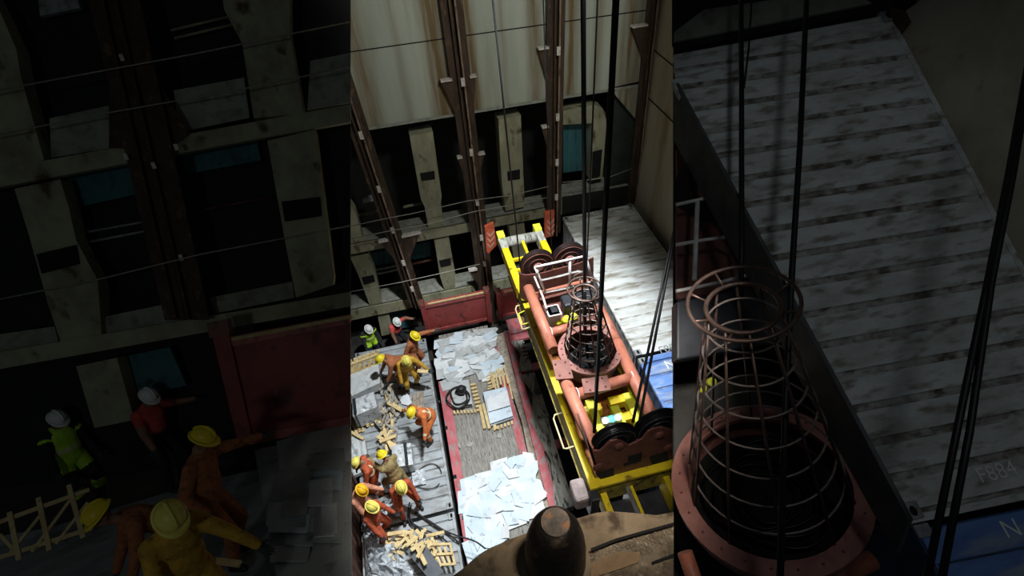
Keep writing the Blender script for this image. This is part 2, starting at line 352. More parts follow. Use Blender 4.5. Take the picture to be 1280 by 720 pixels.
def person(label, base, R, pose, suit, hat, trousers=None, sleeves=None, vest=None, stripes=False, s=1.0, group=None, vox=.019, glove=True, bare_arm=False):
    """base: point between the feet; R: 3x3 (columns right, forward, up). One continuous body, helmet and vest as children."""
    g = lambda k, d: pose.get(k, d)
    hz = g('pz', .90); lean = math.radians(g('lean', 5)); side = math.radians(g('side', 0)); tw = math.radians(g('twist', 0))
    pel = V(g('px', 0), g('py', 0), hz)
    Ls = V(math.cos(tw), math.sin(tw), 0)
    fw = V(-math.sin(tw), math.cos(tw), 0)
    sp = (V(0, 0, 1) * math.cos(lean) + fw * math.sin(lean)); sp = (sp * math.cos(side) + Ls * math.sin(side)).normalized()
    Ls = (Ls - sp * Ls.dot(sp)).normalized()
    chf = sp.cross(Ls)                      # chest normal (forward)
    if chf.dot(fw) < 0 and lean < 1.2: chf = -chf
    belly = pel + sp * .17 + chf * .015; chest = pel + sp * .36 + chf * .005; nb = pel + sp * .50
    hp = math.radians(g('hpitch', 15)); hyw = math.radians(g('hyaw', 0))
    hf = (chf * math.cos(hyw) + Ls * math.sin(hyw)).normalized()
    nd = (sp * .8 + V(0, 0, 1) * .35).normalized()
    hu = (nd * math.cos(hp) + hf * math.sin(hp)).normalized()
    hfw = (hf - hu * hf.dot(hu)).normalized(); hr = hfw.cross(hu)
    neck = nb + nd * .075; hc = neck + hu * .125 + hfw * .015
    caps = []                               # (a, b, ra, rb, region)
    S = trousers and 'tr' or 'suit'
    bmq = bmesh.new()
    _ell(bmq, pel + sp * .02, (Ls * .19, chf * .155, sp * .16))
    _ell(bmq, belly, (Ls * .185, chf * .15, sp * .19)); _ell(bmq, chest, (Ls * .20, chf * .15, sp * .20))
    caps += [(pel, pel + sp * .04, .14, .14, S), (belly, chest, .14, .15, 'suit'), (chest, nb, .15, .07, 'suit')]
    _cap(bmq, nb - sp * .03, neck, .062, .055); caps.append((nb + nd * .04, neck, .05, .055, 'skin'))
    # head: skull, face wedge, jaw, nose, ears, brow
    _ell(bmq, hc + hu * .03 - hfw * .01, (hr * .076, hfw * .095, hu * .092), 16)
    _ell(bmq, hc - hu * .035 + hfw * .022, (hr * .06, hfw * .068, hu * .085), 16)
    _ell(bmq, hc - hu * .095 + hfw * .045, (hr * .036, hfw * .036, hu * .026))
    _cap(bmq, hc + hu * .015 + hfw * .083, hc - hu * .028 + hfw * .106, .011, .017, 8)
    for q in (-1, 1): _ell(bmq, hc + hr * q * .078 - hu * .01 - hfw * .005, (hr * .014, hfw * .022, hu * .034), 8)
    caps.append((hc - hu * .06, hc + hu * .05, .09, .1, 'skin'))
    fingers = bmesh.new()
    for sd, nm in ((-1, 'l'), (1, 'r')):
        sh = nb - sp * .065 + Ls * sd * .185
        tgt = g(nm + 'h', (sd * .27, .12, hz - .08)); tgt = Vector(tgt)
        el, wr = _ik(sh, tgt, .29, .27, g(nm + 'pole', (sd * .5, -.8, -.3)))
        _cap(bmq, nb - sp * .05 + Ls * sd * .06, sh, .075, .08); _cap(bmq, sh, el, .078, .063); _cap(bmq, el, wr, .062, .046)
        ar = 'skin' if bare_arm else 'suit'
        caps += [(nb - sp * .05, sh, .07, .073, 'suit'), (sh, sh.lerp(el, .55), .068, .06, 'suit'), (sh.lerp(el, .55), el, .06, .052, ar), (el, wr, .05, .036, ar if not stripes else 'arm')]
        # hand: palm, four unequal bent fingers, thumb from the side of the palm
        hd = (wr - el).normalized(); hd = (hd + V(0, 0, -.25)).normalized()
        pn = hd.cross(Ls * sd);
        if pn.length < .1: pn = hd.cross(chf)
        pn.normalize(); wd = hd.cross(pn).normalized()
        _ell(fingers, wr + hd * .05, (wd * .044, hd * .055, pn * .019), 10)
        _cap(fingers, wr - hd * .03, wr + hd * .03, .035, .033, 10)
        for i, (o_, l_) in enumerate(((-.031, .068), (-.010, .078), (.012, .073), (.032, .056))):
            a_ = wr + hd * .088 + wd * o_; k1 = a_ + (hd * .9 + pn * .25).normalized() * l_ * .5
            k2 = k1 + (hd * .75 + pn * .65).normalized() * l_ * .3; k3 = k2 + (hd * .4 + pn * .9).normalized() * l_ * .25
            _cap(fingers, a_, k1, .0105, .010, 7); _cap(fingers, k1, k2, .010, .009, 7); _cap(fingers, k2, k3, .009, .008, 7)
        t0 = wr + hd * .025 - wd * .034; t1 = t0 + (hd * .6 - wd * .75 + pn * .3).normalized() * .045; t2 = t1 + (hd * .9 - wd * .25 + pn * .3).normalized() * .032
        _cap(fingers, t0, t1, .014, .012, 7); _cap(fingers, t1, t2, .012, .010, 7)
        # leg
        hip = pel + V(math.cos(tw), math.sin(tw), 0) * sd * .095 - V(0, 0, .03)
        ft = Vector(g(nm + 'f', (sd * .13, 0, 0))); ft = V(ft.x, ft.y, ft.z if len(g(nm + 'f', (0, 0, 0))) > 2 else 0)
        kn, an = _ik(hip, ft + V(0, 0, .095), .43, .43, g(nm + 'kp', (sd * .25, 1, .1)))
        _cap(bmq, hip, kn, .112, .084); _cap(bmq, kn, an, .083, .068)
        toe = Vector(g(nm + 't', (sd * .25, 1, 0))).normalized()
        _cap(bmq, an + V(0, 0, -.045) - toe * .045, an + V(0, 0, -.05) + toe * .13, .047, .042)
        L_ = trousers and 'tr' or ('leg' if stripes else 'suit')
        caps += [(hip, kn, .098, .07, S), (kn, kn.lerp(an, .8), .07, .055, L_), (kn.lerp(an, .85), an, .05, .05, 'boot'), (an + V(0, 0, -.045), an + V(0, 0, -.05) + toe * .13, .047, .042, 'boot')]
    # one continuous surface
    me = bpy.data.meshes.new('body'); bmq.to_mesh(me); bmq.free()
    ob = bpy.data.objects.new('body', me); COL.objects.link(ob)
    rm = ob.modifiers.new('r', 'REMESH'); rm.mode = 'VOXEL'; rm.voxel_size = vox
    smm = ob.modifiers.new('s', 'SMOOTH'); smm.factor = .5; smm.iterations = 4
    dg = bpy.context.evaluated_depsgraph_get(); ev = ob.evaluated_get(dg); m2 = bpy.data.meshes.new_from_object(ev)
    bpy.data.objects.remove(ob); bpy.data.meshes.remove(me)
    bm = bmesh.new(); bm.from_mesh(m2); n0 = len(bm.faces)
    # regions by nearest limb
    ctr = np.array([f.calc_center_median()[:] for f in bm.faces]); best = np.full(len(ctr), 1e9); who = np.zeros(len(ctr), int); tt = np.zeros(len(ctr))
    for i, (a, b, ra, rb, rg) in enumerate(caps):
        a = np.array(a[:]); b = np.array(b[:]); d = b - a; t = np.clip((ctr - a) @ d / max(d @ d, 1e-9), 0, 1)
        q = np.linalg.norm(ctr - (a + t[:, None] * d), axis=1) - (ra + (rb - ra) * t)
        k = q < best; best[k] = q[k]; who[k] = i; tt[k] = t[k]
    mats = [suit, K['skin'], K['boot'], K['glove'] if glove else K['skin'], K['reflect'], trousers or suit, K['hair'], K['whitebox'], sleeves or suit]
    bm.faces.ensure_lookup_table(); torso = []
    for i, f in enumerate(bm.faces):
        rg = caps[who[i]][4]; k = 0
        if rg == 'skin':
            k = 1
            if who[i] == 4 - 0 and False: k = 1
        elif rg == 'boot': k = 2
        elif rg == 'tr': k = 5
        elif rg == 'leg': k = 4 if .30 < tt[i] < .46 else 0
        elif rg == 'arm': k = 4 if .45 < tt[i] < .62 else 0
        if rg == 'suit' and stripes and who[i] == 1:
            q = (Vector(ctr[i]) - pel).dot(sp); x_ = (Vector(ctr[i]) - pel).dot(Ls)
            if .15 < q < .20 or (abs(abs(x_) - .09) < .022 and q > .17): k = 4
        if who[i] in (0, 1, 2) or (rg == 'suit' and who[i] > 4 and tt[i] < .5 and caps[who[i]][2] > .066):
            torso.append(i)
        if rg == 'skin':
            c_ = Vector(ctr[i]) - hc
            if c_.dot(hu) > .0 and c_.dot(hfw) < .0 or c_.dot(hfw) < -.06: k = 6
        f.material_index = k; f.smooth = True
    vb = None
    if vest is not None:
        vb = MB(); idx = {}
        for i in torso:
            f = bm.faces[i]; ids = []
            for v in f.verts:
                if v.index not in idx:
                    idx[v.index] = len(vb.v); vb.v.append(v.co + v.normal * .016)
                ids.append(idx[v.index])
            q = (Vector(ctr[i]) - pel).dot(sp)
            vb.f.append(ids); vb.m.append(1 if .16 < q < .21 else 0); vb.sm.append(True)
    # hands and eyes join the same mesh
    fm = bpy.data.meshes.new('h'); fingers.to_mesh(fm); fingers.free()
    nf = len(bm.faces); bm.from_mesh(fm); bm.faces.ensure_lookup_table()
    for f in bm.faces[nf:]: f.material_index = 3; f.smooth = True
    nf = len(bm.faces)
    for q in (-1, 1):
        _ell(bm, hc + hr * q * .031 + hu * .012 + hfw * .078, (hr * .012, hfw * .012, hu * .009), 8)
    bm.faces.ensure_lookup_table()
    for f in bm.faces[nf:]: f.material_index = 7; f.smooth = True
    nf = len(bm.faces)
    _ell(bm, hc - hu * .062 + hfw * .083, (hr * .026, hfw * .008, hu * .006), 8)
    bm.faces.ensure_lookup_table()
    for f in bm.faces[nf:]: f.material_index = 6
    bmesh.ops.recalc_face_normals(bm, faces=bm.faces)
    for q in mats: m2.materials.append(q)
    bm.to_mesh(m2); bm.free(); bpy.data.meshes.remove(fm); m2.name = 'person'
    o = bpy.data.objects.new('person', m2); COL.objects.link(o)
    o.matrix_world = Matrix.Translation(base) @ (R.to_4x4()) @ Matrix.Scale(s, 4)
    tag(o, label, 'person', group)
    # helmet: dome, brim with peak, crown ridge
    h = MB(); N = 24; vs = []; fs = []; hh = hc + hu * .045
    rows = 7
    for i in range(rows + 1):
        t = i / rows * math.pi / 2
        for j in range(N):
            a = 2 * math.pi * j / N
            vs.append(hh + hr * math.cos(a) * math.cos(t) * .108 + hfw * (math.sin(a) * math.cos(t) * .130 - .005) + hu * math.sin(t) * .112)
    for i in range(rows):
        for j in range(N): fs.append((i * N + j, i * N + (j + 1) % N, (i + 1) * N + (j + 1) % N, (i + 1) * N + j))
    h.add(vs, fs, True)
    br = []
    for k, (e, dz) in enumerate(((0, .004), (1, -.010), (1, -.018), (0, -.010))):
        for j in range(N):
            a = 2 * math.pi * j / N; ext = (.020 + .035 * max(0, math.sin(a)) ** 2) * e
            br.append(hh + hr * math.cos(a) * (.108 + ext) + hfw * (math.sin(a) * (.130 + ext) - .005) + hu * dz)
    h.add(br, [(k * N + j, k * N + (j + 1) % N, ((k + 1) % 4) * N + (j + 1) % N, ((k + 1) % 4) * N + j) for k in range(4) for j in range(N)], True)
    h.tube([hh + hfw * (math.cos(t) * .131 - .005) + hu * math.sin(t) * .115 for t in [math.pi * (.12 + .76 * i / 8) for i in range(9)]], .012, 6)
    ho = h.build('hard_hat', hat, None, origin=(0, 0, 0)); ho.parent = o
    if vb is not None:
        vo = vb.build('safety_vest', [vest, K['reflect']], None, origin=(0, 0, 0)); vo.parent = o
    return o

def Rz(deg):
    a = math.radians(deg)                    # forward = +Y turned by deg to the left
    return Matrix(((math.cos(a), -math.sin(a), 0), (math.sin(a), math.cos(a), 0), (0, 0, 1)))
# ================================================================== THE HOLD
WY = 14.1; GY = 13.9
def zh(h): return CAMZ - h

# ---- setting -------------------------------------------------------
b = MB(); b.box((-7, -1, -.2), (8, 18, 0)); struct(b.build('floor', K['floor']))
b = MB(); b.box((-.55, 1, 0), (4.3, 13.6, 1.02)); struct(b.build('trim_1', K['floor']))
zpl_ = P(620, 134, y=WY).z
b = MB(); b.box((-7, WY, zpl_), (7.25, WY + .06, 20)); struct(b.build('wall_far', K['wall']))
b = MB(); b.box((-7, WY - .05, zpl_ - .05), (7.0, WY + .5, zpl_ + .012)); struct(b.build('trim_2', K['ledge']))
# weld seam of the plate
za = P(500, 56, y=WY).z
b = MB(); b.box((-7, WY - .012, za - .012), (6.9, WY + .01, za + .012)); struct(b.build('trim_3', K['black']))
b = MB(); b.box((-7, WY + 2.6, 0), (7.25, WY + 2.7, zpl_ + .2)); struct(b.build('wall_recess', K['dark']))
b = MB(); b.box((7.05, -2, 0), (7.15, WY + 2.7, 20)); struct(b.build('wall_right', K['wallr']))
n = 4
for (p, q) in (((820, 65), (842, 82)), ((813, 125), (842, 153))):
    z1 = P(p[0], p[1], x=7.04).z; z2 = P(q[0], q[1], x=7.04).z
    b = MB(); b.bar((7.045, 13.9, z1), (7.045, 6, z1), .02, .03, (1, 0, 0)); struct(b.build('trim_%d' % n, K['black'])); n += 1
# lower part of the plate beside the corner guide, with a slanting edge
b = MB(); b.prism([P(762, 110, y=WY), P(803, 101, y=WY), P(797, 152, y=WY)], (0, .05, 0)); struct(b.build('trim_%d' % n, K['wall'])); n += 1
b = MB(); b.prism([P(760, 114, y=WY + .3), P(797, 146, y=WY + .3), P(789, 232, y=WY + .3), P(757, 236, y=WY + .3)], (0, .05, 0)); struct(b.build('trim_%d' % n, mat('dark_green_plate', (.035, .045, .035), (.02, .028, .022), 2, .7))); n += 1

def poly(pxs, y, depth, m, holes=()):
    global n
    b = MB(); b.prism([P(px, py, y=y) for px, py in pxs], (0, depth, 0))
    o = struct(b.build('trim_%d' % n, m)); n += 1
    return o
WEBY = WY + .25
for pts in ([(512, 170), (541, 165), (552, 245), (551, 254), (556, 290), (537, 294), (531, 259), (526, 249)],
            [(543, 300), (561, 296), (566, 325), (569, 342), (569, 360), (556, 364), (550, 345)],
            [(430, 246), (445, 268), (457, 310), (430, 316)],
            [(438, 322), (461, 318), (470, 345), (478, 381), (463, 384), (450, 349)],
            [(471, 389), (485, 386), (491, 417), (477, 420)],
            [(623, 150), (651, 144), (656, 258), (632, 264), (627, 226), (625, 190)],
            [(636, 282), (655, 279), (661, 320), (642, 322)]):
    poly(pts, WEBY, .5, K['web'])
# manholes cut in the frames
for pts in ([(525, 217), (543, 214), (544, 224), (527, 226)], [(634, 215), (650, 212), (650, 224), (635, 226)],
            [(549, 326), (563, 323), (564, 331), (551, 334)], [(452, 347), (467, 344), (469, 352), (455, 356)],
            [(741, 190), (753, 187), (750, 220), (740, 223)]):
    poly(pts, WEBY - .03, .02, K['black'])
# rounded ring frame right of the third guide
poly([(704, 139), (742, 131), (752, 134), (757, 141), (758, 156), (753, 222), (738, 226), (741, 154), (704, 156)], WEBY + .05, .4, K['web'])
poly([(704, 157), (737, 152), (735, 212), (704, 216)], WEBY + .5, .05, K['teal'])
# stringers: deep girders with a dusty ledge on top
for (pl, pr, bl, br_) in (((437, 307), (690, 257), (437, 318), (690, 268)), ((437, 387), (690, 337), (437, 399), (690, 348))):
    zt = (P(pl[0], pl[1], y=WY + .2).z + P(pr[0], pr[1], y=WY + .2).z) / 2; zb = (P(bl[0], bl[1], y=WY + .2).z + P(br_[0], br_[1], y=WY + .2).z) / 2
    b = MB(); b.box((-7, WY + .15, zb), (4.5, WY + .24, zt)); struct(b.build('trim_%d' % n, K['web'])); n += 1
    b = MB()
    b.box((-7, WY + .2, zt - .04), (4.5, WY + 1.0, zt)); struct(b.build('trim_%d' % n, K['ledge'])); n += 1
zt = P(740, 244, y=WY).z
b = MB(); b.box((4.35, WY + .05, zt - .6), (7.0, WY + .95, zt)); struct(b.build('trim_%d' % n, K['ledge'])); n += 1
poly([(703, 247), (795, 231), (795, 250), (703, 268)], WY - .01, .04, K['dark'])
# recess walkway where the two supervisors stand
zw = P(495, 444, y=13.6).z
b = MB(); b.box((-7, 12.7, zw - .12), (-.95, WY + 2.5, zw)); struct(b.build('trim_%d' % n, K['floor'])); n += 1
# teal lockers, door and pale pipes in the recess
def recess(name, label, cat, pts, y, m, group=None, ribs=0):
    b = MB(); q = [P(px, py, y=y) for px, py in pts]; b.prism(q, (0, .12, 0))
    for i in range(1, ribs):
        t = i / ribs; b.bar(q[0].lerp(q[1], t) + V(0, -.02, 0), q[3].lerp(q[2], t) + V(0, -.02, 0), .05, .05, (0, 1, 0))
    return tag(b.build(name, m), label, cat, group)
recess('locker_row', 'dim teal ribbed panel in the recess below the upper ledge', 'panel', [(465, 316), (537, 302), (539, 320), (468, 332)], WY + 1.5, K['teal'], ribs=7)
recess('recess_door', 'teal sheet leaning in the recess above the worker in red', 'panel', [(487, 389), (510, 384), (514, 408), (491, 413)], WY + .6, K['teal'])
recess('light_fitting', 'pale rectangular light fitting high in the dark recess at left', 'lamp', [(453, 249), (469, 245), (470, 251), (454, 254)], WY + 1.2, mat('pale_fitting', (.5, .55, .58), (.4, .44, .46), 6))
for i, (a, c, m, lb) in enumerate((((470, 337), (499, 331), 'cast', 'pale pipe low in the recess left of the first guide'), ((472, 342), (499, 336), 'ledge', 'lower pale pipe in the recess left of the first guide'),
                                   ((516, 330), (543, 324), 'brown', 'reddish pipe in the recess right of the first guide'), ((504, 259), (535, 252), 'web', 'beige pipe below the upper opening right of the first guide'),
                                   ((448, 269), (476, 263), 'web', 'beige pipe below the upper opening left of the first guide'))):
    b = MB(); b.tube([P(*a, y=WY + 1.1), P(*c, y=WY + 1.1)], .05, 8); tag(b.build('pipe', K[m]), lb, 'pipe')
# hand ropes strung between the guides
for i, (pts, lb) in enumerate(([[(437, 283), (478, 274), (520, 266), (585, 251), (640, 244), (686, 233)], 'upper thin pale rope strung across the recess openings'],
                               [[(437, 299), (480, 290), (540, 279), (590, 265), (640, 256), (684, 247)], 'second thin pale rope just below the upper one'],
                               [[(437, 365), (500, 353), (545, 343), (600, 330)], 'thin pale rope across the lower recess openings'],
                               [[(703, 228), (760, 222), (789, 211)], 'short thin rope behind the white container'])):
    b = MB(); b.tube([P(px, py, y=GY - .25) for px, py in pts], .013, 6); tag(b.build('guard_rope', K['wire']), lb, 'rope')

# ---- cell guides -----------------------------------------------------
def guide(label, top, bot, y, w, clips, gussets, ext=6.0):
    t, q = P(*top, y=y), P(*bot, y=y); d = (q - t).normalized(); t2 = t - d * ext
    lat = V(1, 0, 0); lat = (lat - d * lat.dot(d)).normalized(); fw = V(0, -1, 0)
    root = empty('cell_guide', q, label, 'cell guide', 'vertical cell guides on the far bulkhead')
    for s in (-1, 1):
        b = MB()
        b.bar(t2 + lat * s * w * .30, q + lat * s * w * .30, w * .38, .03, fw)
        b.bar(t2 + lat * s * w * .12 + fw * .08, q + lat * s * w * .12 + fw * .08, .035, .17, fw)
        b.build('guide_angle', K['guide'], root)
    b = MB(); b.bar(t2 + lat * w * .12 + fw * .172, q + lat * w * .12 + fw * .172, .045, .02, fw); plab(b.build('worn_edge', K['guide_lt'], root), 'bright worn edge')
    b = MB(); b.bar(t2 - fw * .05, q - fw * .05, w * .9, .05, fw); b.build('back_plate', K['guide'], root)
    for py in clips:
        f = (py - top[1]) / (bot[1] - top[1]); c = t.lerp(q, f)
        b = MB(); b.obox(c + fw * .19 + lat * w * .05, lat * .05, d * .11, fw * .02); plab(b.build('clip', K['clip'], root), 'small pale clip')
    for (py, s, L, W) in gussets:
        f = (py - top[1]) / (bot[1] - top[1]); c = t.lerp(q, f)
        a0 = c + lat * s * w * .42
        b = MB(); b.prism([a0 + fw * .03, a0 + lat * s * W + fw * .03, a0 + d * L + fw * .03], -fw * .05)
        b.build('gusset', K['guide'], root)
        b = MB(); b.obox(a0 + lat * s * W * .5 + fw * .03, lat * W * .5, d * .02, fw * .09); plab(b.build('gusset_plate', K['clip'], root), 'pale top plate')
    return root
guide('dark rusty cell guide at far left, ending above the red end wall', (452, 172), (522, 382), GY, .52, (167, 221, 269, 312, 350), ((88, -1, 1.0, .25), (86, 1, .9, .2), (282, 1, 1.0, .62), (282, -1, .9, .3)), ext=5)
guide('rusty cell guide second from the left, with rust stains beside it', (564, 2), (613, 405), GY, .56, (68, 140, 201, 250, 290), ((66, -1, 1.0, .3), (66, 1, 1.0, .18), (146, -1, .7, .15), (146, 1, .7, .2), (300, -1, .9, .3)))
guide('rusty cell guide left of the white container, behind the hanging ropes', (695, 2), (692, 292), GY, .50, (47, 120, 178, 228), ((44, -1, 1.0, .28), (132, -1, .8, .2)))
guide('narrow rusty cell guide in the corner by the right wall', (817, 2), (790, 252), GY - .1, .34, (), ((23, -1, .9, .42), (23, 1, .9, .34), (158, 1, .7, .25), (245, 1, .5, .3)), ext=4)

# ---- containers ------------------------------------------------------
def container(label, x0, x1, y0, y1, ztop, mroof, mside, group, hgt=2.6, pitch=.36, amp=.026):
    root = empty('shipping_container', V((x0 + x1) / 2, (y0 + y1) / 2, ztop - hgt), label, 'shipping container', group)
    b = MB(); N = int((y1 - y0 - .3) / pitch); vs = []; fs = []
    st = (y1 - y0 - .3) / N
    prof = []
    for i in range(N):
        y = y0 + .15 + i * st
        prof += [(y, 0), (y + st * .78, 0), (y + st * .82, -amp), (y + st * .94, -amp)]
    prof.append((y1 - .15, 0))
    for y, z in prof: vs += [(x0 + .06, y, ztop + z - .02), (x1 - .06, y, ztop + z - .02)]
    fs = [(2 * i, 2 * i + 1, 2 * i + 3, 2 * i + 2) for i in range(len(prof) - 1)]
    gm = {K['white_roof']: K['groove_w'], K['blue_roof']: K['groove_b'], K['grey_roof']: K['groove_g']}.get(mroof, mroof)
    b.add(vs, fs); b.m = [1 if i % 4 in (1, 2, 3) else 0 for i in range(len(fs))]; b.build('roof_panel', [mroof, gm], root)
    b = MB()
    for (a, c) in (((x0, y0, ztop - .09), (x0 + .07, y1, ztop)), ((x1 - .07, y0, ztop - .09), (x1, y1, ztop)), ((x0, y0, ztop - .1), (x1, y0 + .16, ztop - .004)), ((x0, y1 - .16, ztop - .1), (x1, y1, ztop - .004)),
                   ((x0, y0, ztop - hgt), (x0 + .07, y1, ztop - hgt + .15)), ((x1 - .07, y0, ztop - hgt), (x1, y1, ztop - hgt + .15))):
        b.box(a, c)
    b.build('top_frame', mroof, root, .008)
    for xx, s in ((x0 + .02, 1), (x1 - .02, -1)):
        b = MB(); prof = []; N = int((y1 - y0 - .2) / .28); st = (y1 - y0 - .2) / N
        for i in range(N):
            y = y0 + .1 + i * st; prof += [(y, 0), (y + st * .3, 0), (y + st * .5, .036), (y + st * .8, .036)]
        prof.append((y1 - .1, 0)); vs = []
        for y, q in prof: vs += [(xx + s * q, y, ztop - hgt + .12), (xx + s * q, y, ztop - .08)]
        b.add(vs, [(2 * i, 2 * i + 1, 2 * i + 3, 2 * i + 2) for i in range(len(prof) - 1)]); b.build('side_panel', mside, root)
    for yy in (y0, y1 - .05):
        b = MB(); b.box((x0 + .05, yy, ztop - hgt + .05), (x1 - .05, yy + .05, ztop - .06)); b.build('end_panel', mside, root)
    for xx in (x0, x1 - .165):
        for yy in (y0, y1 - .18):
            c = MB(); c.box((xx - .004, yy - .004, ztop - .118), (xx + .17, yy + .184, ztop + .012)); co = c.build('corner_casting', K['cast'], root, .012)
            h = MB(); k = []
            for t in range(16):
                a = 2 * math.pi * t / 16; k.append(V(xx + .083 + math.cos(a) * .032, yy + .09 + math.sin(a) * .05 + .012 * (1 if math.sin(a) > 0 else -1), ztop + .0135))
            h.prism(k, (0, 0, .002)); plab(h.build('casting_hole', K['black'], co), 'dark oval hole')
            c = MB(); c.box((xx + .02, yy + .02, ztop - hgt), (xx + .145, yy + .16, ztop - .118)); c.build('corner_post', mside, root)
    return root
hw = 10.5; xw0, xw1 = .4205 * hw, .6515 * hw
wc = container('dirty white container with a ribbed roof beside the right wall', xw0, xw1, 7.50, 13.52, zh(hw), K['white_roof'], K['white_side'], None)
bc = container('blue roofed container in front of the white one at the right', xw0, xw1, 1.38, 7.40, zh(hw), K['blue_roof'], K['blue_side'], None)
text_mesh('roof_lettering', '4884', .26, K['markd'], wc, P(829, 426, h=hw), (-1, 0, 0), (0, -1, 0)) if False else None
o = text_mesh('roof_lettering', 'F884', .30, K['markd'], wc, P(825.5, 442, h=hw) + V(0, 0, .004), (1, 0, 0), (0, 1, 0))
o = text_mesh('roof_lettering', 'G10884', .30, K['cast'], wc, P(735, 272, h=hw) + V(0, 0, .004), (1, 0, 0), (0, 1, 0))
o = text_mesh('roof_lettering', 'N 2', .36, K['mark'], bc, P(834, 462, h=hw) + V(0, 0, .004), (1, 0, 0), (0, 1, 0))
for y0, lab in ((7.50, 'grey sided container underneath the dirty white container'), (1.38, 'dark sided container underneath the blue roofed container')):
    container(lab, xw0, xw1, y0, y0 + 6.02, zh(hw) - 2.62, K['white_side'], K['white_side'] if y0 > 5 else K['blue_side'], None, hgt=2.75)
hl = 13.6; xl0, xl1 = -.232 * hl, P(561, 600, h=hl).x
ysm = P(525, 648, h=hl).y
lc = container('grey ribbed container roof the crew works on, farther of the two', xl0, xl1, ysm + .05, ysm + 6.07, zh(hl), K['grey_roof'], K['white_side'], None, hgt=2.4, pitch=.27, amp=.025)
lc2 = container('grey container roof at the bottom with broken wood on it, nearer of the two', xl0, xl1, ysm - 6.07, ysm - .05, zh(hl), K['grey_roof'], K['white_side'], None, hgt=2.4, pitch=.27, amp=.025)
text_mesh('roof_lettering', '22G1', .34, K['mark'], lc, P(516, 604, h=hl) + V(0, 0, .004), (1, 0, 0), (0, 1, 0)) if False else None
# rust-brown neighbour at bottom left, taller than the grey roofs
rc = container('rust brown container side rising at the bottom left of the hold', xl0 - 2.5, xl0 - .04, ysm - 4.6, ysm + 1.45, zh(hl) + .9, K['rusty'], K['rusty'], None, hgt=3.3)
b = MB(); b.tube([P(452, 640, h=hl) + V(.05, 0, .12), P(458, 722, h=hl) + V(.05, 0, .12)], .03, 8)
tag(b.build('lashing_rod', K['steel']), 'long pale rod lying along the foot of the rust brown side', 'rod')

# ---- flat racks ------------------------------------------------------
hf = 14.3
def strip(root, name, fl, fr, nl, nr, h, th, m, lab=None):
    a, b_, c, d = P(*nl, h=h), P(*nr, h=h), P(*fr, h=h), P(*fl, h=h)
    q = MB(); q.prism([a, b_, c, d], (0, 0, -th)); o = q.build(name, m, root)
    if lab: plab(o, lab)
    return o
def endwall(root, tl, tr, bl, br_, y, post=.16):
    a, c = P(*bl, y=y), P(*br_, y=y); t1, t2 = P(*tl, y=y), P(*tr, y=y)
    zt = (t1.z + t2.z) / 2; x0 = (a.x + t1.x) / 2; x1 = (c.x + t2.x) / 2; zb = zh(hf)
    q = MB(); q.box((x0, y, zb), (x1, y + .05, zt - .08))
    ew = q.build('end_wall', K['red'], root)
    q = MB(); q.box((x0, y - .06, zt - .16), (x1, y + .12, zt - .02)); plab(q.build('top_beam', K['redtop'], root), 'brighter worn red top beam')
    q = MB(); q.box((x0, y - .03, zb + .02), (x1, y + .01, zb + .14)); q.build('bottom_beam', K['redtop'], root)
    q = MB(); q.bar(V(x0 + .2, y - .05, zt + .02), V(x1 - .1, y - .05, zt + .02), .05, .04); plab(q.build('lashing_bar', K['wood'], root), 'yellowish bar lying on the top beam')
    for xx in (x0, x1):
        q = MB(); q.box((xx - post / 2, y - .12, zb), (xx + post / 2, y + .12, zt)); po = q.build('corner_post', K['red'], root, .01)
        q = MB(); q.box((xx - post / 2 - .02, y - .13, zt), (xx + post / 2 + .02, y + .13, zt + .14)); ca = q.build('corner_casting', K['brown'], po, .012)
        q = MB(); q.ring((xx, y - .13, zt + .07), (0, 1, 0), .05, .018, 16, 6); q.build('casting_rim', K['redtop'], ca)
    return x0, x1
fr1 = empty('flat_rack', P(600, 500, h=hf) - V(0, 0, .65), 'red flat rack with an end wall, loaded with broken pale sheets', 'flat rack')
endwall(fr1, (527, 381), (608, 364), (537, 418), (613, 406), 13.25)
strip(fr1, 'deck_boards', (546, 424), (617, 410), (588, 716), (690, 716), hf, .06, K['deckwood'], 'grey worn deck boards')
x0_, x1_ = P(549, 485, h=hf).x, P(640, 530, h=hf).x
zz = zh(hf)
# individual board lines as raised boards inside one deck part
q = MB(); bw = .15; x = P(575, 560, h=hf).x
while x < 1.45:
    q.box((x, 3.2, zz), (x + bw - .016, 13.0, zz + .014)); x += bw
plab(q.build('plank_floor', K['deckwood'], fr1), 'long grey floor planks')
q = MB(); q.prism([P(548, 478, h=hf), P(560, 476, h=hf), P(598, 716, h=hf), P(586, 716, h=hf)], (0, 0, .05)); plab(q.build('side_rail', K['pink'], fr1), 'worn pinkish red side rail')
q = MB(); q.prism([P(612, 425, h=hf), P(618, 423, h=hf), P(686, 660, h=hf), P(674, 660, h=hf)], (0, 0, .05)); plab(q.build('side_rail', K['pink'], fr1), 'worn pinkish red side rail')
for (px, py) in ((558, 536), (569, 597), (580, 648), (661, 572), (676, 613), (677, 621)):
    q = MB(); c = P(px, py, h=hf); q.box((c.x - .045, c.y - .06, zz + .05), (c.x + .045, c.y + .06, zz + .056)); q.build('lashing_slot', K['black'], fr1)
for k in range(6):
    q = MB(); yy = 4 + k * 1.7; q.box((x0_ + .06, yy, zz - .6), (1.5, yy + .14, zz - .07)); q.build('cross_member', K['red'], fr1)
fr2 = empty('flat_rack', P(680, 520, h=hf) - V(0, 0, .65), 'empty red flat rack partly hidden under the yellow spreader', 'flat rack')
endwall(fr2, (622, 366), (700, 350), (627, 405), (700, 392), 13.25)
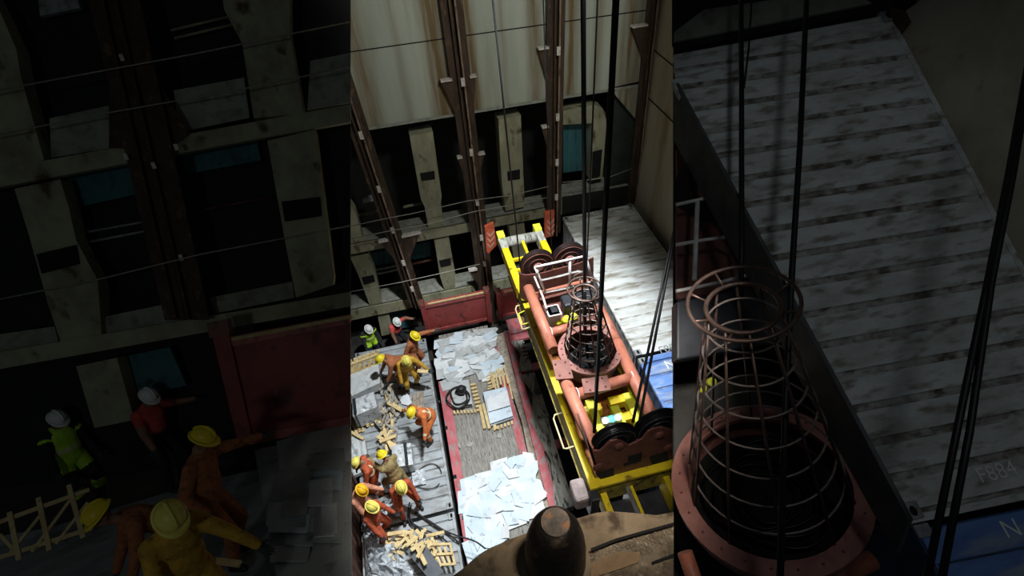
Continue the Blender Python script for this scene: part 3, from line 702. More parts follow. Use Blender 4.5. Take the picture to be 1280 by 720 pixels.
q = MB(); q.prism([P(630, 415, h=hf), P(637, 414, h=hf), P(701, 640, h=hf), P(688, 640, h=hf)], (0, 0, .06)); plab(q.build('side_rail', K['pink'], fr2), 'worn pinkish red side rail')
strip(fr2, 'side_beam', (618, 420), (630, 415), (690, 645), (676, 645), hf, .4, K['woodg'], 'grey dirty side beam')
for (py, th) in ((410, .35), (424, .14), (463, .14), (560, .14)):
    a = P(636 + (py - 414) * .29, py, h=hf); q = MB(); q.box((a.x, a.y - th, zz - .05), (4.25, a.y + th, zz + .055)); plab(q.build('cross_beam', K['pink'], fr2), 'worn red cross beam')
strip(fr2, 'under_floor', (618, 418), (720, 400), (700, 660), (840, 660), hf + .35, .05, K['black'])
for (fl, fr_, nl, nr) in (((638, 427), (654, 425), (667, 461), (647, 465)), ((650, 469), (668, 466), (687, 520), (664, 525)), ((663, 525), (684, 522), (718, 632), (694, 640))):
    tagd = P(*nl, h=hf - .05)
    q = MB(); q.prism([P(*nl, h=hf - .1), P(*nr, h=hf - .1), P(*fr_, h=hf - .1), P(*fl, h=hf - .1)], (0, 0, -.3))
    tag(q.build('dunnage_timber', K['dunnage'], None, .01), {427: 'heavy grey timber baulk between the first two red cross beams', 469: 'heavy grey timber baulk beyond the middle red cross beam', 525: 'longest grey timber baulk alongside the yellow beam'}[fl[1]], 'timber')
# ---- pale sheets on the flat rack -------------------------------------
rs = random.Random(5)
def inside(pt, poly_):
    c = False; j = len(poly_) - 1
    for i in range(len(poly_)):
        if ((poly_[i][1] > pt[1]) != (poly_[j][1] > pt[1])) and pt[0] < (poly_[j][0] - poly_[i][0]) * (pt[1] - poly_[i][1]) / (poly_[j][1] - poly_[i][1] + 1e-9) + poly_[i][0]: c = not c
        j = i
    return c
def sheet(c, w, l, rot, z, m, label, group, tilt=0, ragged=.22, nm='broken_sheet'):
    k = rs.choice((4, 4, 5, 6)); pts = []
    base = [(-.5, -.5), (.5, -.5), (.5, .5), (-.5, .5)]
    if k >= 5: base.insert(2, (.62, rs.uniform(-.2, .2)))
    if k == 6: base.append((-.6, rs.uniform(-.2, .2)))
    for x, y in base:
        x += rs.uniform(-ragged, ragged) * .5; y += rs.uniform(-ragged, ragged) * .5
        X_ = x * w; Y_ = y * l
        pts.append(V(c.x + X_ * math.cos(rot) - Y_ * math.sin(rot), c.y + X_ * math.sin(rot) + Y_ * math.cos(rot), z + tilt * x))
    q = MB(); q.prism(pts, (0, 0, .014))
    return tag(q.build(nm, m), label, 'sheet', group)
def pile(polypx, cell, layers, z0, mats_, label, group, rot0=.0, nm='broken_sheet'):
    pw = [P(px, py, h=hf) for px, py in polypx]; pw2 = [(p.x, p.y) for p in pw]
    xs = [p[0] for p in pw2]; ys = [p[1] for p in pw2]
    for L in range(layers):
        cw, cl = cell; cw *= (1 - .22 * L); cl *= (1 - .22 * L)
        y = min(ys) + cl * (.3 + .37 * L)
        while y < max(ys):
            x = min(xs) + cw * (.35 + .3 * L)
            while x < max(xs):
                c = V(x + rs.uniform(-.06, .06), y + rs.uniform(-.06, .06), 0)
                if inside((c.x, c.y), pw2) and rs.random() < (1, .85, .6)[L]:
                    sheet(c, cw * rs.uniform(.86, 1.0), cl * rs.uniform(.84, 1.0), rot0 + rs.uniform(-.14, .14) * (1 + 1.6 * L), z0 + .03 * L + rs.uniform(0, .008), rs.choice(mats_), label, group, tilt=rs.uniform(-.02, .05) * L, ragged=.16 + .2 * L, nm=nm)
                x += cw * .9
            y += cl * .9
ztop = zh(hf) + .06
pile([(545, 430), (612, 413), (634, 470), (604, 470), (556, 486)], (.74, .50), 3, ztop, (K['slab'], K['slab_g'], K['slab_b'], K['slab_g']),
     'pale grey broken sheet lying in the far pile before the red end wall', 'broken sheets in the far pile')
pile([(581, 602), (628, 588), (652, 566), (664, 566), (678, 622), (668, 640), (640, 662), (600, 700), (588, 694)], (.60, .74), 3, ztop, (K['slab'], K['slab_b'], K['slab_b']),
     'bright pale broken sheet lying in the near pile by the rusted beam', 'broken sheets in the near pile')
# stacked white boards with a dark band, right of the rope coil
st = [(604, 494), (633, 487), (642, 524), (613, 534)]
for i, (dz, m, sc, lb) in enumerate(((0, K['slab_b'], 1.0, 'lowest pale blue board of the small stack by the fresh timber'), (.10, K['strap'], .97, 'dark board in the middle of the small stack by the fresh timber'), (.14, K['slab_b'], .98, 'top pale blue board of the small stack by the fresh timber'))):
    ps = [P(px, py, h=hf - .08) for px, py in st]; c = sum(ps, V(0, 0, 0)) / 4
    q = MB(); q.prism([c + (p - c) * sc + V(0, 0, dz) for p in ps], (0, 0, .09 if i == 0 else .035)); tag(q.build('board', m, None, .004), lb, 'board')
q = MB(); ps = [P(px, py, h=hf - .30) for px, py in ((607, 497), (634, 489), (638, 507), (611, 515))]; q.prism(ps, (0, 0, .03)); tag(q.build('board', K['slab']), 'short white board lying on top of the small stack', 'board')
# single sheet carrying the coiled black sling
q = MB(); ps = [P(px, py, h=hf - .08) for px, py in ((562, 479), (586, 475), (591, 508), (565, 511))]; q.prism(ps, (0, 0, .04)); tag(q.build('board', K['slab_g']), 'grey board under the coiled black sling', 'board')
q = MB(); zc = zh(hf - .08) + .075
for k, (px, py, R_, fl) in enumerate(((576, 489, .16, 1), (574, 496, .26, 1.3), (573, 499, .34, 1.2), (578, 492, .11, 1))):
    c = P(px, py, h=hf - .1); q.tube([V(c.x + R_ * math.cos(a + k) * 1.0 + .03 * math.sin(3 * a + k), c.y + R_ * fl * math.sin(a + k), zc + .028 * k + .008 * math.sin(2 * a)) for a in [2 * math.pi * i / 26 for i in range(26)]], .026, 7, closed=True)
q.tube([P(px, py, h=hf - .14) for px, py in ((566, 508), (572, 511), (580, 507), (590, 506))], .026, 7)
tag(q.build('sling_coil', K['strap']), 'coiled black sling rope lying on a grey board', 'rope')
q = MB(); q.lathe(P(576.5, 488, h=hf - .17), [(.03, 0), (.13, .03), (.15, .1), (.10, .17), (.03, .2)], n=14); tag(q.build('rope_bundle', K['strap']), 'black bundle lumped on top of the coiled sling', 'rope')
# notched dunnage strips (pale blocks in rows)
def blocks(a, c, nn, label, group):
    p0, p1 = P(*a, h=hf - .08), P(*c, h=hf - .08)
    for i in range(nn):
        t = (i + .5) / nn; q = MB(); m = p0.lerp(p1, t); q.obox(m + V(0, 0, -.005), (p1 - p0) / nn * .28, V(.09, 0, 0) if abs(p1.y - p0.y) > abs(p1.x - p0.x) else V(0, .06, 0), V(0, 0, .04))
        tag(q.build('spacer_block', K['wood']), label, 'block', group)
blocks((591, 479), (600, 515), 8, 'pale wooden spacer block in the row beside the rope coil', 'spacer blocks beside the rope coil')
blocks((566, 516), (596, 514), 7, 'pale wooden spacer block in the row in front of the rope coil', 'spacer blocks in front of the rope coil')
blocks((616, 537), (642, 528), 6, 'pale wooden spacer block along the front of the small board stack', 'spacer blocks by the board stack')
# ---- timber ------------------------------------------------------------
def plank(a, c, h, w, t, m, label, group=None, dz=0.0, cat='plank', nm='plank', dz2=None):
    q = MB(); p0 = P(*a, h=h) + V(0, 0, dz + t / 2); p1 = P(*c, h=h) + V(0, 0, (dz if dz2 is None else dz2) + t / 2)
    q.bar(p0, p1, w, t); return tag(q.build(nm, m), label, cat, group)
for a, c, k in (((600, 508), (606, 537), 0), ((604, 506), (612, 537), 1), ((609, 505), (620, 538), 0)):
    plank(a, c, hf - .05, .09, .06, K['wood'], {600: 'leftmost of three loose planks left of the small board stack', 604: 'middle of three loose planks left of the small board stack', 609: 'rightmost of three loose planks left of the small board stack'}[a[0]], dz=.02)
g = 'fresh battens beside the pale sheets'
rr = random.Random(8)
for i in range(9):
    x = 612 + i * 2.3; plank((x, 470 + rr.uniform(-6, 2) - i * .6), (x + 4 + rr.uniform(-1, 2), 491 + rr.uniform(-6, 4) - i * .8), hf - .06, .05, .035, K['wood'], 'thin fresh batten in the bundle right of the far sheets', g, dz=.04 + .03 * (i % 3))
for i in range(7):
    y = 468 + i * 3.4; plank((606 + rr.uniform(0, 4), y + 2), (620 + rr.uniform(-3, 4), y - 1 + rr.uniform(-2, 2)), hf - .06, .05, .03, K['wood'], 'short batten crossing under the fresh bundle', 'short battens under the bundle', dz=.0)
plank((634, 470), (641, 500), hf - .06, .05, .04, K['wood'], 'long thin batten at the right edge of the board stack', dz=.02)
# three dark scraps on the bare deck boards
for (px, py, lb) in ((587, 556, 'dark torn scrap on the bare deck boards, larger one'), (624, 545, 'dark torn scrap near the board stack'), (574, 558, 'small dark torn scrap near the left red rail')):
    c = P(px, py, h=hf); q = MB(); q.prism([c + V(-.12, -.04, .03), c + V(.02, -.1, .03), c + V(.13, .02, .03), c + V(.0, .08, .03)], (0, 0, .012)); tag(q.build('scrap', K['dunnage']), lb, 'scrap')

# ---- things on the grey container roofs ----------------------------------
HL = hl
def bundle(px4, htop, hbot, m, label, strapped=None, under=None):
    ps = [P(px, py, h=htop) for px, py in px4]; c = sum(ps, V(0, 0, 0)) / 4
    root = empty('wrapped_bundle', V(c.x, c.y, zh(hbot)), label, 'bundle')
    q = MB(); nn = 7; vs = []; r_ = random.Random(len(label))
    for i in range(nn):
        for j in range(nn):
            u, v = i / (nn - 1), j / (nn - 1); p = ps[0].lerp(ps[1], u).lerp(ps[3].lerp(ps[2], u), v); vs.append(p + V(0, 0, r_.uniform(-.02, .03) if 0 < i < nn - 1 and 0 < j < nn - 1 else -.02))
    fs = [(i * nn + j, (i + 1) * nn + j, (i + 1) * nn + j + 1, i * nn + j + 1) for i in range(nn - 1) for j in range(nn - 1)]
    q.add(vs, fs, False)
    rim = [i * nn for i in range(nn)] + [(nn - 1) * nn + j for j in range(1, nn)] + [i * nn + nn - 1 for i in range(nn - 2, -1, -1)] + [j for j in range(nn - 2, 0, -1)]
    bot = [V(vs[i].x + (vs[i].x - c.x) * .02, vs[i].y + (vs[i].y - c.y) * .02, zh(hbot) + .12) for i in rim]
    b0 = len(q.v); q.v += bot
    for i in range(len(rim)): q.f.append([rim[i], rim[(i + 1) % len(rim)], b0 + (i + 1) % len(rim), b0 + i]); q.m.append(0); q.sm.append(False)
    q.build('wrapping', m, root)
    for t in (.1, .5, .9):
        q = MB(); q.bar(ps[0].lerp(ps[1], t) * 1 + V(0, 0, zh(hbot) - ps[0].z + .06), ps[3].lerp(ps[2], t) + V(0, 0, zh(hbot) - ps[0].z + .06), .1, .1); q.build('bearer', under or K['woodg'], root)
    if strapped:
        for (u0, u1) in strapped:
            q = MB(); a, e = ps[0].lerp(ps[1], u0), ps[3].lerp(ps[2], u1); ev = (a - e).normalized() * .02
            q.bar(a + V(0, 0, .03), e + V(0, 0, .03), .08, .014); q.bar(e - ev + V(0, 0, .03), V(e.x, e.y, zh(hbot) + .02) - ev * 2, .08, .014, (1, 0, 0)); q.build('strap', K['strap'], root)
    return root
bundle([(440, 500), (467, 489), (471, 508), (441, 520)], HL - .75, HL, K['wrap'], 'silver wrapped bundle with black strap at the left edge of the grey roof', [(.1, .12)], K['wood'])
bundle([(432, 470), (473, 454), (475, 478), (436, 496)], HL - .45, HL, K['slab_g'], 'low grey sheeted bundle behind the silver one', None, K['woodg'])
bundle([(489, 557), (513, 553), (516, 580), (491, 584)], HL - .5, HL, K['wrap'], 'grey wrapped pack with light bands in the middle of the grey roof', [(.72, .72)], K['strap'])
bundle([(434, 540), (455, 548), (462, 585), (438, 596)], HL - .25, HL, K['slab_g'], 'flat dusty pack at the left edge between the workers', None, K['woodg'])
# upright crate frame of fresh battens
root = empty('lattice_crate', P(455, 462, h=HL), 'fresh pine lattice crate frame standing at the back left of the grey roof', 'crate')
fp = [P(438, 470, h=HL - .25), P(474, 454, h=HL - .25)]; tp = [P(438, 450, h=HL - .8), P(472, 438, h=HL - .8)]
q = MB()
for i in range(7):
    t = i / 6; q.bar(fp[0].lerp(fp[1], t), tp[0].lerp(tp[1], t), .09, .05, (0, 1, 0)); 
q.build('upright', K['wood'], root)
q = MB(); q.bar(fp[0], fp[1], .1, .06); q.bar(tp[0].lerp(fp[0], .25), tp[1].lerp(fp[1], .25), .1, .06); q.build('crate_rail', K['wood'], root)
q = MB()
for i in range(5): q.bar(fp[0].lerp(fp[1], i / 5 + .02), tp[0].lerp(tp[1], i / 5 + .2), .08, .04, (0, 1, 0))
q.build('brace', K['wood'], root)
# crate remains below the silver bundle
for i in range(10):
    x = 440 + i * 3.4; plank((x, 530 - i * 1.3 + rr.uniform(-3, 3)), (x + 6 + rr.uniform(-2, 3), 543 - i * 1.6 + rr.uniform(-3, 3)), HL, .08, .04, K['wood'], 'pale broken batten below the silver bundle', 'battens below the silver bundle', dz=.02 + .045 * (i % 3))
for i in range(8):
    x = 441 + i * 4; plank((x, 525 + rr.uniform(-4, 9)), (x + 14, 516 + rr.uniform(-4, 9)), HL, .07, .035, K['woodg'], 'weathered batten crossing below the silver bundle', 'weathered battens by the silver bundle', dz=.17 + .04 * (i % 2))
# long windrow of splintered planks
for i in range(60):
    t = i / 59; cx_, cy_ = 484 + rr.uniform(-10, 12), 480 + 84 * t
    an = rr.uniform(-1.0, 1.2); L = rr.uniform(5, 10)
    plank((cx_ - math.sin(an) * L * .6, cy_ - math.cos(an) * L), (cx_ + math.sin(an) * L * .6, cy_ + math.cos(an) * L), HL, rr.uniform(.05, .10), .03, rr.choice((K['woodg'], K['woodg'], K['wood'], K['deckwood'], K['dunnage'])), 'splintered plank in the long heap between the bundles and the crew', 'splintered planks in the long heap', dz=.04 + .036 * (i % 6))
for i in range(7):
    x = 517 + i * 1.9; plank((x, 494 + rr.uniform(-2, 2) - i * .4), (x + 1.5, 526 + rr.uniform(-3, 3) - i * .4), HL, .07, .03, K['woodg'], 'pinkish grey slat in the small stack behind the braced worker', 'slats in the small stack', dz=.02 + .034 * (i % 2))
plank((487, 508), (508, 520), HL, .13, .04, K['wood'], 'single bright plank lying aslant behind the worker with braces', dz=.2)
plank((440, 546), (458, 556), HL, .08, .04, K['wood'], 'pale plank sticking out at the left edge', dz=.3)
for k, (a, c) in enumerate((((474, 551), (497, 563)), ((482, 545), (495, 571)), ((478, 560), (498, 552)))):
    plank(a, c, HL, .10, .035, K['wood'], ('pale plank end pointing at the grey wrapped pack', 'plank lying along the left of the grey wrapped pack', 'crossed plank at the corner of the grey wrapped pack')[k], dz=.22 + .05 * k)
q = MB(); q.prism([P(px, py, h=HL - .03) for px, py in ((500, 500), (509, 489), (515, 504), (510, 507), (502, 505))], (0, 0, .015)); tag(q.build('broken_sheet', K['slab']), 'single white torn sheet at the feet of the worker in yellow', 'sheet')
# thin wire loop, foil, paper litter
q = MB(); c = P(533, 597, h=HL); q.tube([V(c.x + .42 * math.cos(a) , c.y + .34 * math.sin(a) + .06 * math.sin(2 * a), c.z + .03) for a in [5.6 * i / 30 for i in range(31)]], .012, 6); tag(q.build('wire_loop', K['strap']), 'thin loose wire loop on the grey roof', 'wire')
for k, (px, py, m) in enumerate(((524, 598, 'plastic'), (478, 618, 'slab'), (490, 632, 'slab_b'))):
    q = MB(); c = P(px, py, h=HL) + V(0, 0, .03)
    vs = []
    for i in range(6):
        for j in range(6): vs.append(c + V((i - 2.5) * .07, (j - 2.5) * .09, rr.uniform(0, .06)))
    q.add(vs, [(i * 6 + j, i * 6 + j + 1, (i + 1) * 6 + j + 1, (i + 1) * 6 + j) for i in range(5) for j in range(5)])
    tag(q.build('foil_scrap', K[m]), ('crumpled clear film inside the wire loop', 'white paper scrap left of the hose end', 'pale film scrap at the roof edge')[k], 'scrap')
plank((482, 641), (500, 637), HL, .05, .02, K['slab'], 'thin white lath on the grey roof near the seam')
# black hoses running over the seam
for pts, lb in (([(512, 628), (509, 646), (513, 657), (530, 662), (545, 668), (558, 676), (565, 685)], 'black hose curling down to the broken crate wood'),
                ([(518, 641), (535, 650), (556, 664), (575, 671), (594, 676), (607, 686)], 'black hose crossing from the grey roof to the pale sheets, lower'),
                ([(520, 640), (540, 655), (562, 668), (578, 682)], 'black hose lying between the two other hoses'),
                ([(514, 631), (511, 645), (516, 655), (526, 660)], 'short black hose loop at the seam')):
    q = MB(); pp = []
    for i in range(len(pts) - 1):
        for k in range(5):
            t = k / 5; a, c = pts[i], pts[i + 1]; pp.append((a[0] + (c[0] - a[0]) * t, a[1] + (c[1] - a[1]) * t))
    pp.append(pts[-1])
    for _ in range(3): pp = [pp[0]] + [((pp[i - 1][0] + 2 * pp[i][0] + pp[i + 1][0]) / 4, (pp[i - 1][1] + 2 * pp[i][1] + pp[i + 1][1]) / 4) for i in range(1, len(pp) - 1)] + [pp[-1]]
    q.tube([P(x, y, h=HL - .08) for x, y in pp], .02, 7); tag(q.build('hose', K['strap']), lb, 'hose')
# bottom heap: crumpled clear wrap, slate board, broken pallet wood
def crumple(px4, h, m, name, label, amp=.22, seed=1, nn=14):
    r_ = random.Random(seed); ps = [P(px, py, h=h) for px, py in px4]; vs = []
    for i in range(nn):
        for j in range(nn):
            u, v = i / (nn - 1), j / (nn - 1); e = min(u, v, 1 - u, 1 - v) * 4
            vs.append(ps[0].lerp(ps[1], u).lerp(ps[3].lerp(ps[2], u), v) + V(r_.uniform(-.05, .05), r_.uniform(-.05, .05), min(1, e) * amp * r_.uniform(.3, 1.2) + .02))
    q = MB(); q.add(vs, [(i * nn + j, i * nn + j + 1, (i + 1) * nn + j + 1, (i + 1) * nn + j) for i in range(nn - 1) for j in range(nn - 1)])
    return tag(q.build(name, m), label, 'plastic sheet')
crumple([(455, 682), (500, 672), (520, 722), (460, 722)], HL, K['plastic'], 'plastic_sheeting', 'crumpled clear plastic sheeting at the bottom left heap', .3, 2)
crumple([(455, 655), (475, 668), (476, 692), (456, 690)], HL, K['plastic'], 'plastic_sheeting', 'small crumpled plastic beside the pale lashing rod', .25, 3, 9)
q = MB(); q.prism([P(508, 690, h=HL - .35), P(527, 673, h=HL - .45), P(555, 716, h=HL - .42), P(538, 726, h=HL - .32)], (0, 0, .03)); tag(q.build('board', K['slate']), 'dark slate coloured board lying over the broken wood', 'board')
for i in range(30):
    cx_, cy_ = rr.uniform(488, 548), rr.uniform(668, 698); cy_ += abs(cx_ - 520) * .12
    an = rr.uniform(0, 3.14); L = rr.uniform(6, 12)
    plank((cx_ - math.cos(an) * L, cy_ - math.sin(an) * L * .6), (cx_ + math.cos(an) * L, cy_ + math.sin(an) * L * .6), HL, rr.uniform(.07, .10), .03, K['wood'], 'broken pale pallet slat in the heap at the bottom', 'broken slats in the bottom heap', dz=.16 + .035 * (i % 7))
root = empty('crate_lattice', P(552, 690, h=HL), 'pale crate lattice lying flat at the right of the bottom heap', 'crate')
for i in range(4):
    t = i / 3; q = MB(); q.bar(P(538 + 24 * t, 676 + 3 * t, h=HL - .28), P(552 + 17 * t, 708 - 2 * t, h=HL - .28), .055, .04); q.build('slat', K['wood'], root)
for (a, c) in (((539, 681), (562, 680)), ((546, 693), (566, 692)), ((552, 706), (568, 705))):
    q = MB(); q.bar(P(*a, h=HL - .33), P(*c, h=HL - .33), .055, .04); q.build('cross_slat', K['wood'], root)
for (a, c, lb) in (((524, 690), (537, 716), 'pale slat crossing over the slate board, steeper one'), ((535, 692), (527, 708), 'pale slat crossing over the slate board, shorter one'), ((519, 698), (534, 688), 'pale slat over the upper corner of the slate board')):
    plank(a, c, HL, .09, .03, K['wood'], lb, dz=.52 if a[0] != 535 else .56)

# ---- people -----------------------------------------------------------------
STRETCH = dict(px=.02, pz=.90, lean=12, hpitch=25, rh=(.62, .50, 1.22), lh=(-.30, .10, .82), rf=(.16, .08), lf=(-.14, -.08))
BEND = dict(py=-.18, pz=.84, lean=68, hpitch=-10, rh=(.22, .52, .42), lh=(-.22, .50, .38), rf=(.18, -.06), lf=(-.18, .06), rkp=(.2, 1, .2), lkp=(-.2, 1, .2))
LOOKD = dict(pz=.90, lean=18, hpitch=40, rh=(.30, .36, .78), lh=(-.26, .34, .86), rf=(.15, .05), lf=(-.15, -.05))
STOOP = dict(py=-.12, pz=.80, lean=48, hpitch=15, rh=(.42, .40, .62), lh=(-.45, .30, .58), rf=(.24, -.05), lf=(-.22, .16))
STAND = dict(pz=.91, lean=6, hpitch=20, rh=(.32, .18, .84), lh=(-.30, .24, .92))
KNEEL = dict(py=-.15, pz=.62, lean=50, hpitch=20, rh=(.30, .48, .25), lh=(-.28, .50, .20), rf=(.22, .18), lf=(-.22, .08), rkp=(.35, 1, .3), lkp=(-.35, 1, .3))
def who(label, feet, yaw, pose, suit, hat, h=HL, **k):
    return person(label, P(*feet, h=h) + V(0, 0, .012), Rz(yaw), pose, suit, hat, s=k.pop('s', 1.1), group=None, vox=k.pop('vox', .022), **k)
HW = CAMZ - zw
who('person in white helmet, lime vest and dark trousers standing in the recess', (470, 445), 205, dict(LOOKD, lean=10, hyaw=-10), K['navy'], K['hatw'], h=HW, vest=K['hiviz'])
who('person in white helmet and red shirt standing in the recess', (502, 436), 215, dict(LOOKD, lh=(-.60, .25, 1.18), lean=12), K['redshirt'], K['hatw'], h=HW, trousers=K['navy'], bare_arm=True)
who('person in yellow helmet and orange coverall reaching out to the pale sheets', (523, 461), 235, dict(STRETCH, lh=(-.62, .42, 1.18), rh=(.30, .15, .86), hpitch=30), K['orange_d'], K['haty'])
who('person in yellow helmet and dull orange coverall bending over beside the low bundle', (504, 477), 105, dict(BEND, lean=58), K['orange_d'], K['haty'])
who('person in yellow coverall and yellow helmet looking down at the wood', (516, 484), 195, dict(LOOKD, lh=(-.50, .38, .86)), K['yellows'], K['hatl'])
plank((522, 464), (535, 465), HL - 1.0, .12, .03, K['wood'], 'short pale plank held by the worker in yellow', dz=0)
who('person in orange coverall with yellow braces stooping with both arms spread', (539, 542), 120, dict(STOOP, lean=38, rh=(.55, .30, .80), lh=(-.50, .45, .62)), K['orange'], K['haty'], stripes=True)
who('person in khaki coverall leaning forward beside the grey wrapped pack', (500, 612), 40, dict(STOOP, lean=18, pz=.86, rh=(.2, .45, .75), lh=(-.12, .62, 1.12)), K['khaki'], K['haty'])
who('person in deep orange coverall crouching over the black hose end', (512, 636), 200, dict(KNEEL, pz=.82, lean=26), K['orange_r'], K['hatl'])
who('person in pale yellow helmet and orange coverall at the left edge, farthest of three', (477, 613), 100, dict(LOOKD, lean=10, lh=(-.34, .40, .66)), K['orange_r'], K['hatl'], stripes=True)
who('person in orange-yellow helmet with faded coverall, middle of three at the left edge', (463, 649), 245, dict(LOOKD, lean=8, lh=(-.40, .46, .80)), K['salmons'], K['hato'])
who('person in pale helmet and faded orange jacket standing nearest at the left edge', (480, 670), 240, dict(LOOKD, lean=2, hpitch=30), K['orange_r'], K['hatl'], sleeves=K['salmons'])
# ================================================================== SPREADER
hs = 9.5; zs = zh(hs)
XL = P(680, 450, h=hs).x; yN = P(737, 607, h=hs).y; yF = P(623, 299, h=hs).y
XR = P(838, 577, h=hs).x
sp = empty('container_spreader', V((XL + XR) / 2, (yN + yF) / 2, zs - .6), 'long yellow container spreader hanging between the flat racks and the white container', 'spreader')
for xx, s in ((XL, 1), (XR, -1)):
    q = MB(); q.box((xx, yN, zs - .55), (xx + s * .05, yF - 1.0, zs - .01)); side = q.build('side_beam', K['yolive'], sp)
    plab(side, 'dark olive yellow side beam')
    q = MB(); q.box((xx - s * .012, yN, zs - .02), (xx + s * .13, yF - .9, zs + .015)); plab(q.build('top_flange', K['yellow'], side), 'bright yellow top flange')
    q = MB(); q.box((xx - s * .03, yN, zs - .57), (xx + s * .13, yF - 1, zs - .54)); q.build('bottom_flange', K['yolive'], side)
    q = MB()
    for k in range(9): yy = yN + .4 + k * .75; q.box((xx + s * .05, yy, zs - .54), (xx + s * .12, yy + .03, zs - .02))
    q.build('stiffener', K['yolive'], side)
# far telescopic arms
for (a, c) in (((622, 296), (640, 345)), ((668, 287), (684, 314))):
    p0, p1 = P(*a, h=hs - .02), P(*c, h=hs - .02)
    q = MB(); q.box((p0.x, p1.y - .5, zs - .36), (p0.x + .19, p0.y, zs + .02)); arm = q.build('telescopic_arm', K['yellow'], sp, .008)
    q = MB(); q.box((p0.x - .01, p0.y - .12, zs - .3), (p0.x + .2, p0.y + .16, zs + .10)); plab(q.build('arm_end', K['ylime'], arm, .01), 'lime yellow arm end')
    q = MB(); q.box((p0.x - .012, p0.y - .55, zs - .3), (p0.x + .2, p0.y - .12, zs + .028)); plab(q.build('wear_band', K['dunnage'], arm), 'dark worn band')
pa, pb = P(628, 299, h=hs), P(668, 290, h=hs)
q = MB(); q.tube([V(pa.x, pa.y - .05, zs - .1), V(pb.x, pa.y - .05, zs - .1)], .15, 14); plab(q.build('end_roller', K['dunnage'], sp), 'grey cross roller')
for yy in (.9, 1.35):
    q = MB(); q.box((pa.x, pa.y - yy, zs - .14), (pb.x, pa.y - yy + .07, zs - .06)); q.build('cross_bar', K['yellow'], sp)
q = MB(); q.box((2.55, pa.y - 1.5, zs - .12), (2.63, pa.y - .2, zs - .03)); q.build('rod', K['yellow'], sp)
q = MB(); q.box((XL + .05, yN + .1, zs - .54), (XR - .05, yF - 1.2, zs - .50)); plab(q.build('belly_plate', mat('deep_orange_plate', (.40, .13, .02), (.26, .08, .015), 3, .6, 0, (.10, .04, .01), .62), sp), 'deep orange rusty belly plate')
# near end: cross beam, drop plate, protruding arms
q = MB(); q.box((XL - .02, yN - .08, zs - .06), (XR + .25, yN + .10, zs + .02)); plab(q.build('end_flange', K['yellow'], sp, .006), 'bright yellow end flange')
q = MB(); q.box((XL, yN - .02, zs - .75), (XR + .25, yN + .04, zs - .05)); plab(q.build('end_plate', K['yolive'], sp), 'shaded yellow end plate')  # the plate's shadow is put into its darker yellow
for (xx, w, m) in ((XL + .22, .12, 'yellow'), (XL + .72, .09, 'steel'), (XL + .80, .07, 'yellow'), (XR - .12, .12, 'yellow'), (XR + .10, .1, 'yolive')):
    q = MB(); q.box((xx, yN - 1.6, zs - .9), (xx + w, yN - .02, zs - .42)); q.build('end_arm', K[m], sp)
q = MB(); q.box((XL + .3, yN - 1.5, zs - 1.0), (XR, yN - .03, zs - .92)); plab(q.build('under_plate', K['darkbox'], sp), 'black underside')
q = MB(); q.box((XL - .05, yN - .25, zs - .85), (XL + .12, yN - .03, zs - .1)); q.build('corner_block', K['darkbox'], sp, .02)
for yy in (yN + .9, yN + 4.2):
    q = MB(); q.tube([V(XL, yy, zs - .12), V(XL - .16, yy, zs - .14), V(XL - .2, yy + .05, zs - .2), V(XL - .2, yy + .75, zs - .2), V(XL - .16, yy + .8, zs - .14), V(XL, yy + .8, zs - .12)], .018, 8); plab(q.build('hand_rung', mat('cream_rung', (.7, .62, .35), (.5, .44, .22), 8), sp), 'cream hand rung')
q = MB(); q.tube([V(XL, yN + 4.35, zs - .12), V(XL - .17, yN + 4.37, zs - .16), V(XL - .17, yN + 4.75, zs - .16), V(XL, yN + 4.77, zs - .12)], .016, 8); q.build('hand_rung', K['ylime'], sp)
q = MB(); c = P(724, 617, h=hs + .4); q.obox(c, V(.14, 0, 0), V(0, .22, .02), V(0, 0, .2)); tag(q.build('fender_pad', mat('pinkish_pad', (.36, .29, .28), (.22, .17, .17), 6, .7), None, .06), 'pinkish worn pad hanging at the near left corner of the yellow spreader', 'pad')
# yellow inner frame with the green lamp
for (a, c, w) in (((731, 500), (758, 545), .17), ((763, 508), (786, 548), .17), ((778, 492), (797, 530), .22)):
    p0, p1 = P(*a, h=hs - .15), P(*c, h=hs - .15); q = MB(); q.box((p0.x, p1.y, zs - .1), (p0.x + w, p0.y, zs + .15)); plab(q.build('inner_beam', K['ylime'], sp, .008), 'lime yellow inner beam')
for (a, c) in (((730, 512), (752, 506)), ((762, 500), (800, 492)), ((776, 520), (800, 512))):
    p0, p1 = P(*a, h=hs - .15), P(*c, h=hs - .15); q = MB(); q.box((p0.x, p0.y - .09, zs - .1), (p1.x, p0.y + .09, zs + .11)); q.build('inner_cross', K['yellow'], sp)
p0 = P(764, 524, h=hs - .2); q = MB(); q.box((p0.x - .2, p0.y - .07, zs + .08), (p0.x + .2, p0.y + .08, zs + .22)); lb_ = q.build('lamp_box', K['dunnage'], sp)
for dx, m in ((-.13, 'lampw'), (0, 'lampg'), (.13, 'lampw')):
    q = MB(); q.lathe((p0.x + dx, p0.y - .02, zs + .22), [(.062, 0), (.066, .03), (.05, .06), (.018, .075)], n=16); plab(q.build('signal_lamp', K[m], lb_), 'lit green lamp' if m == 'lampg' else 'white lamp')

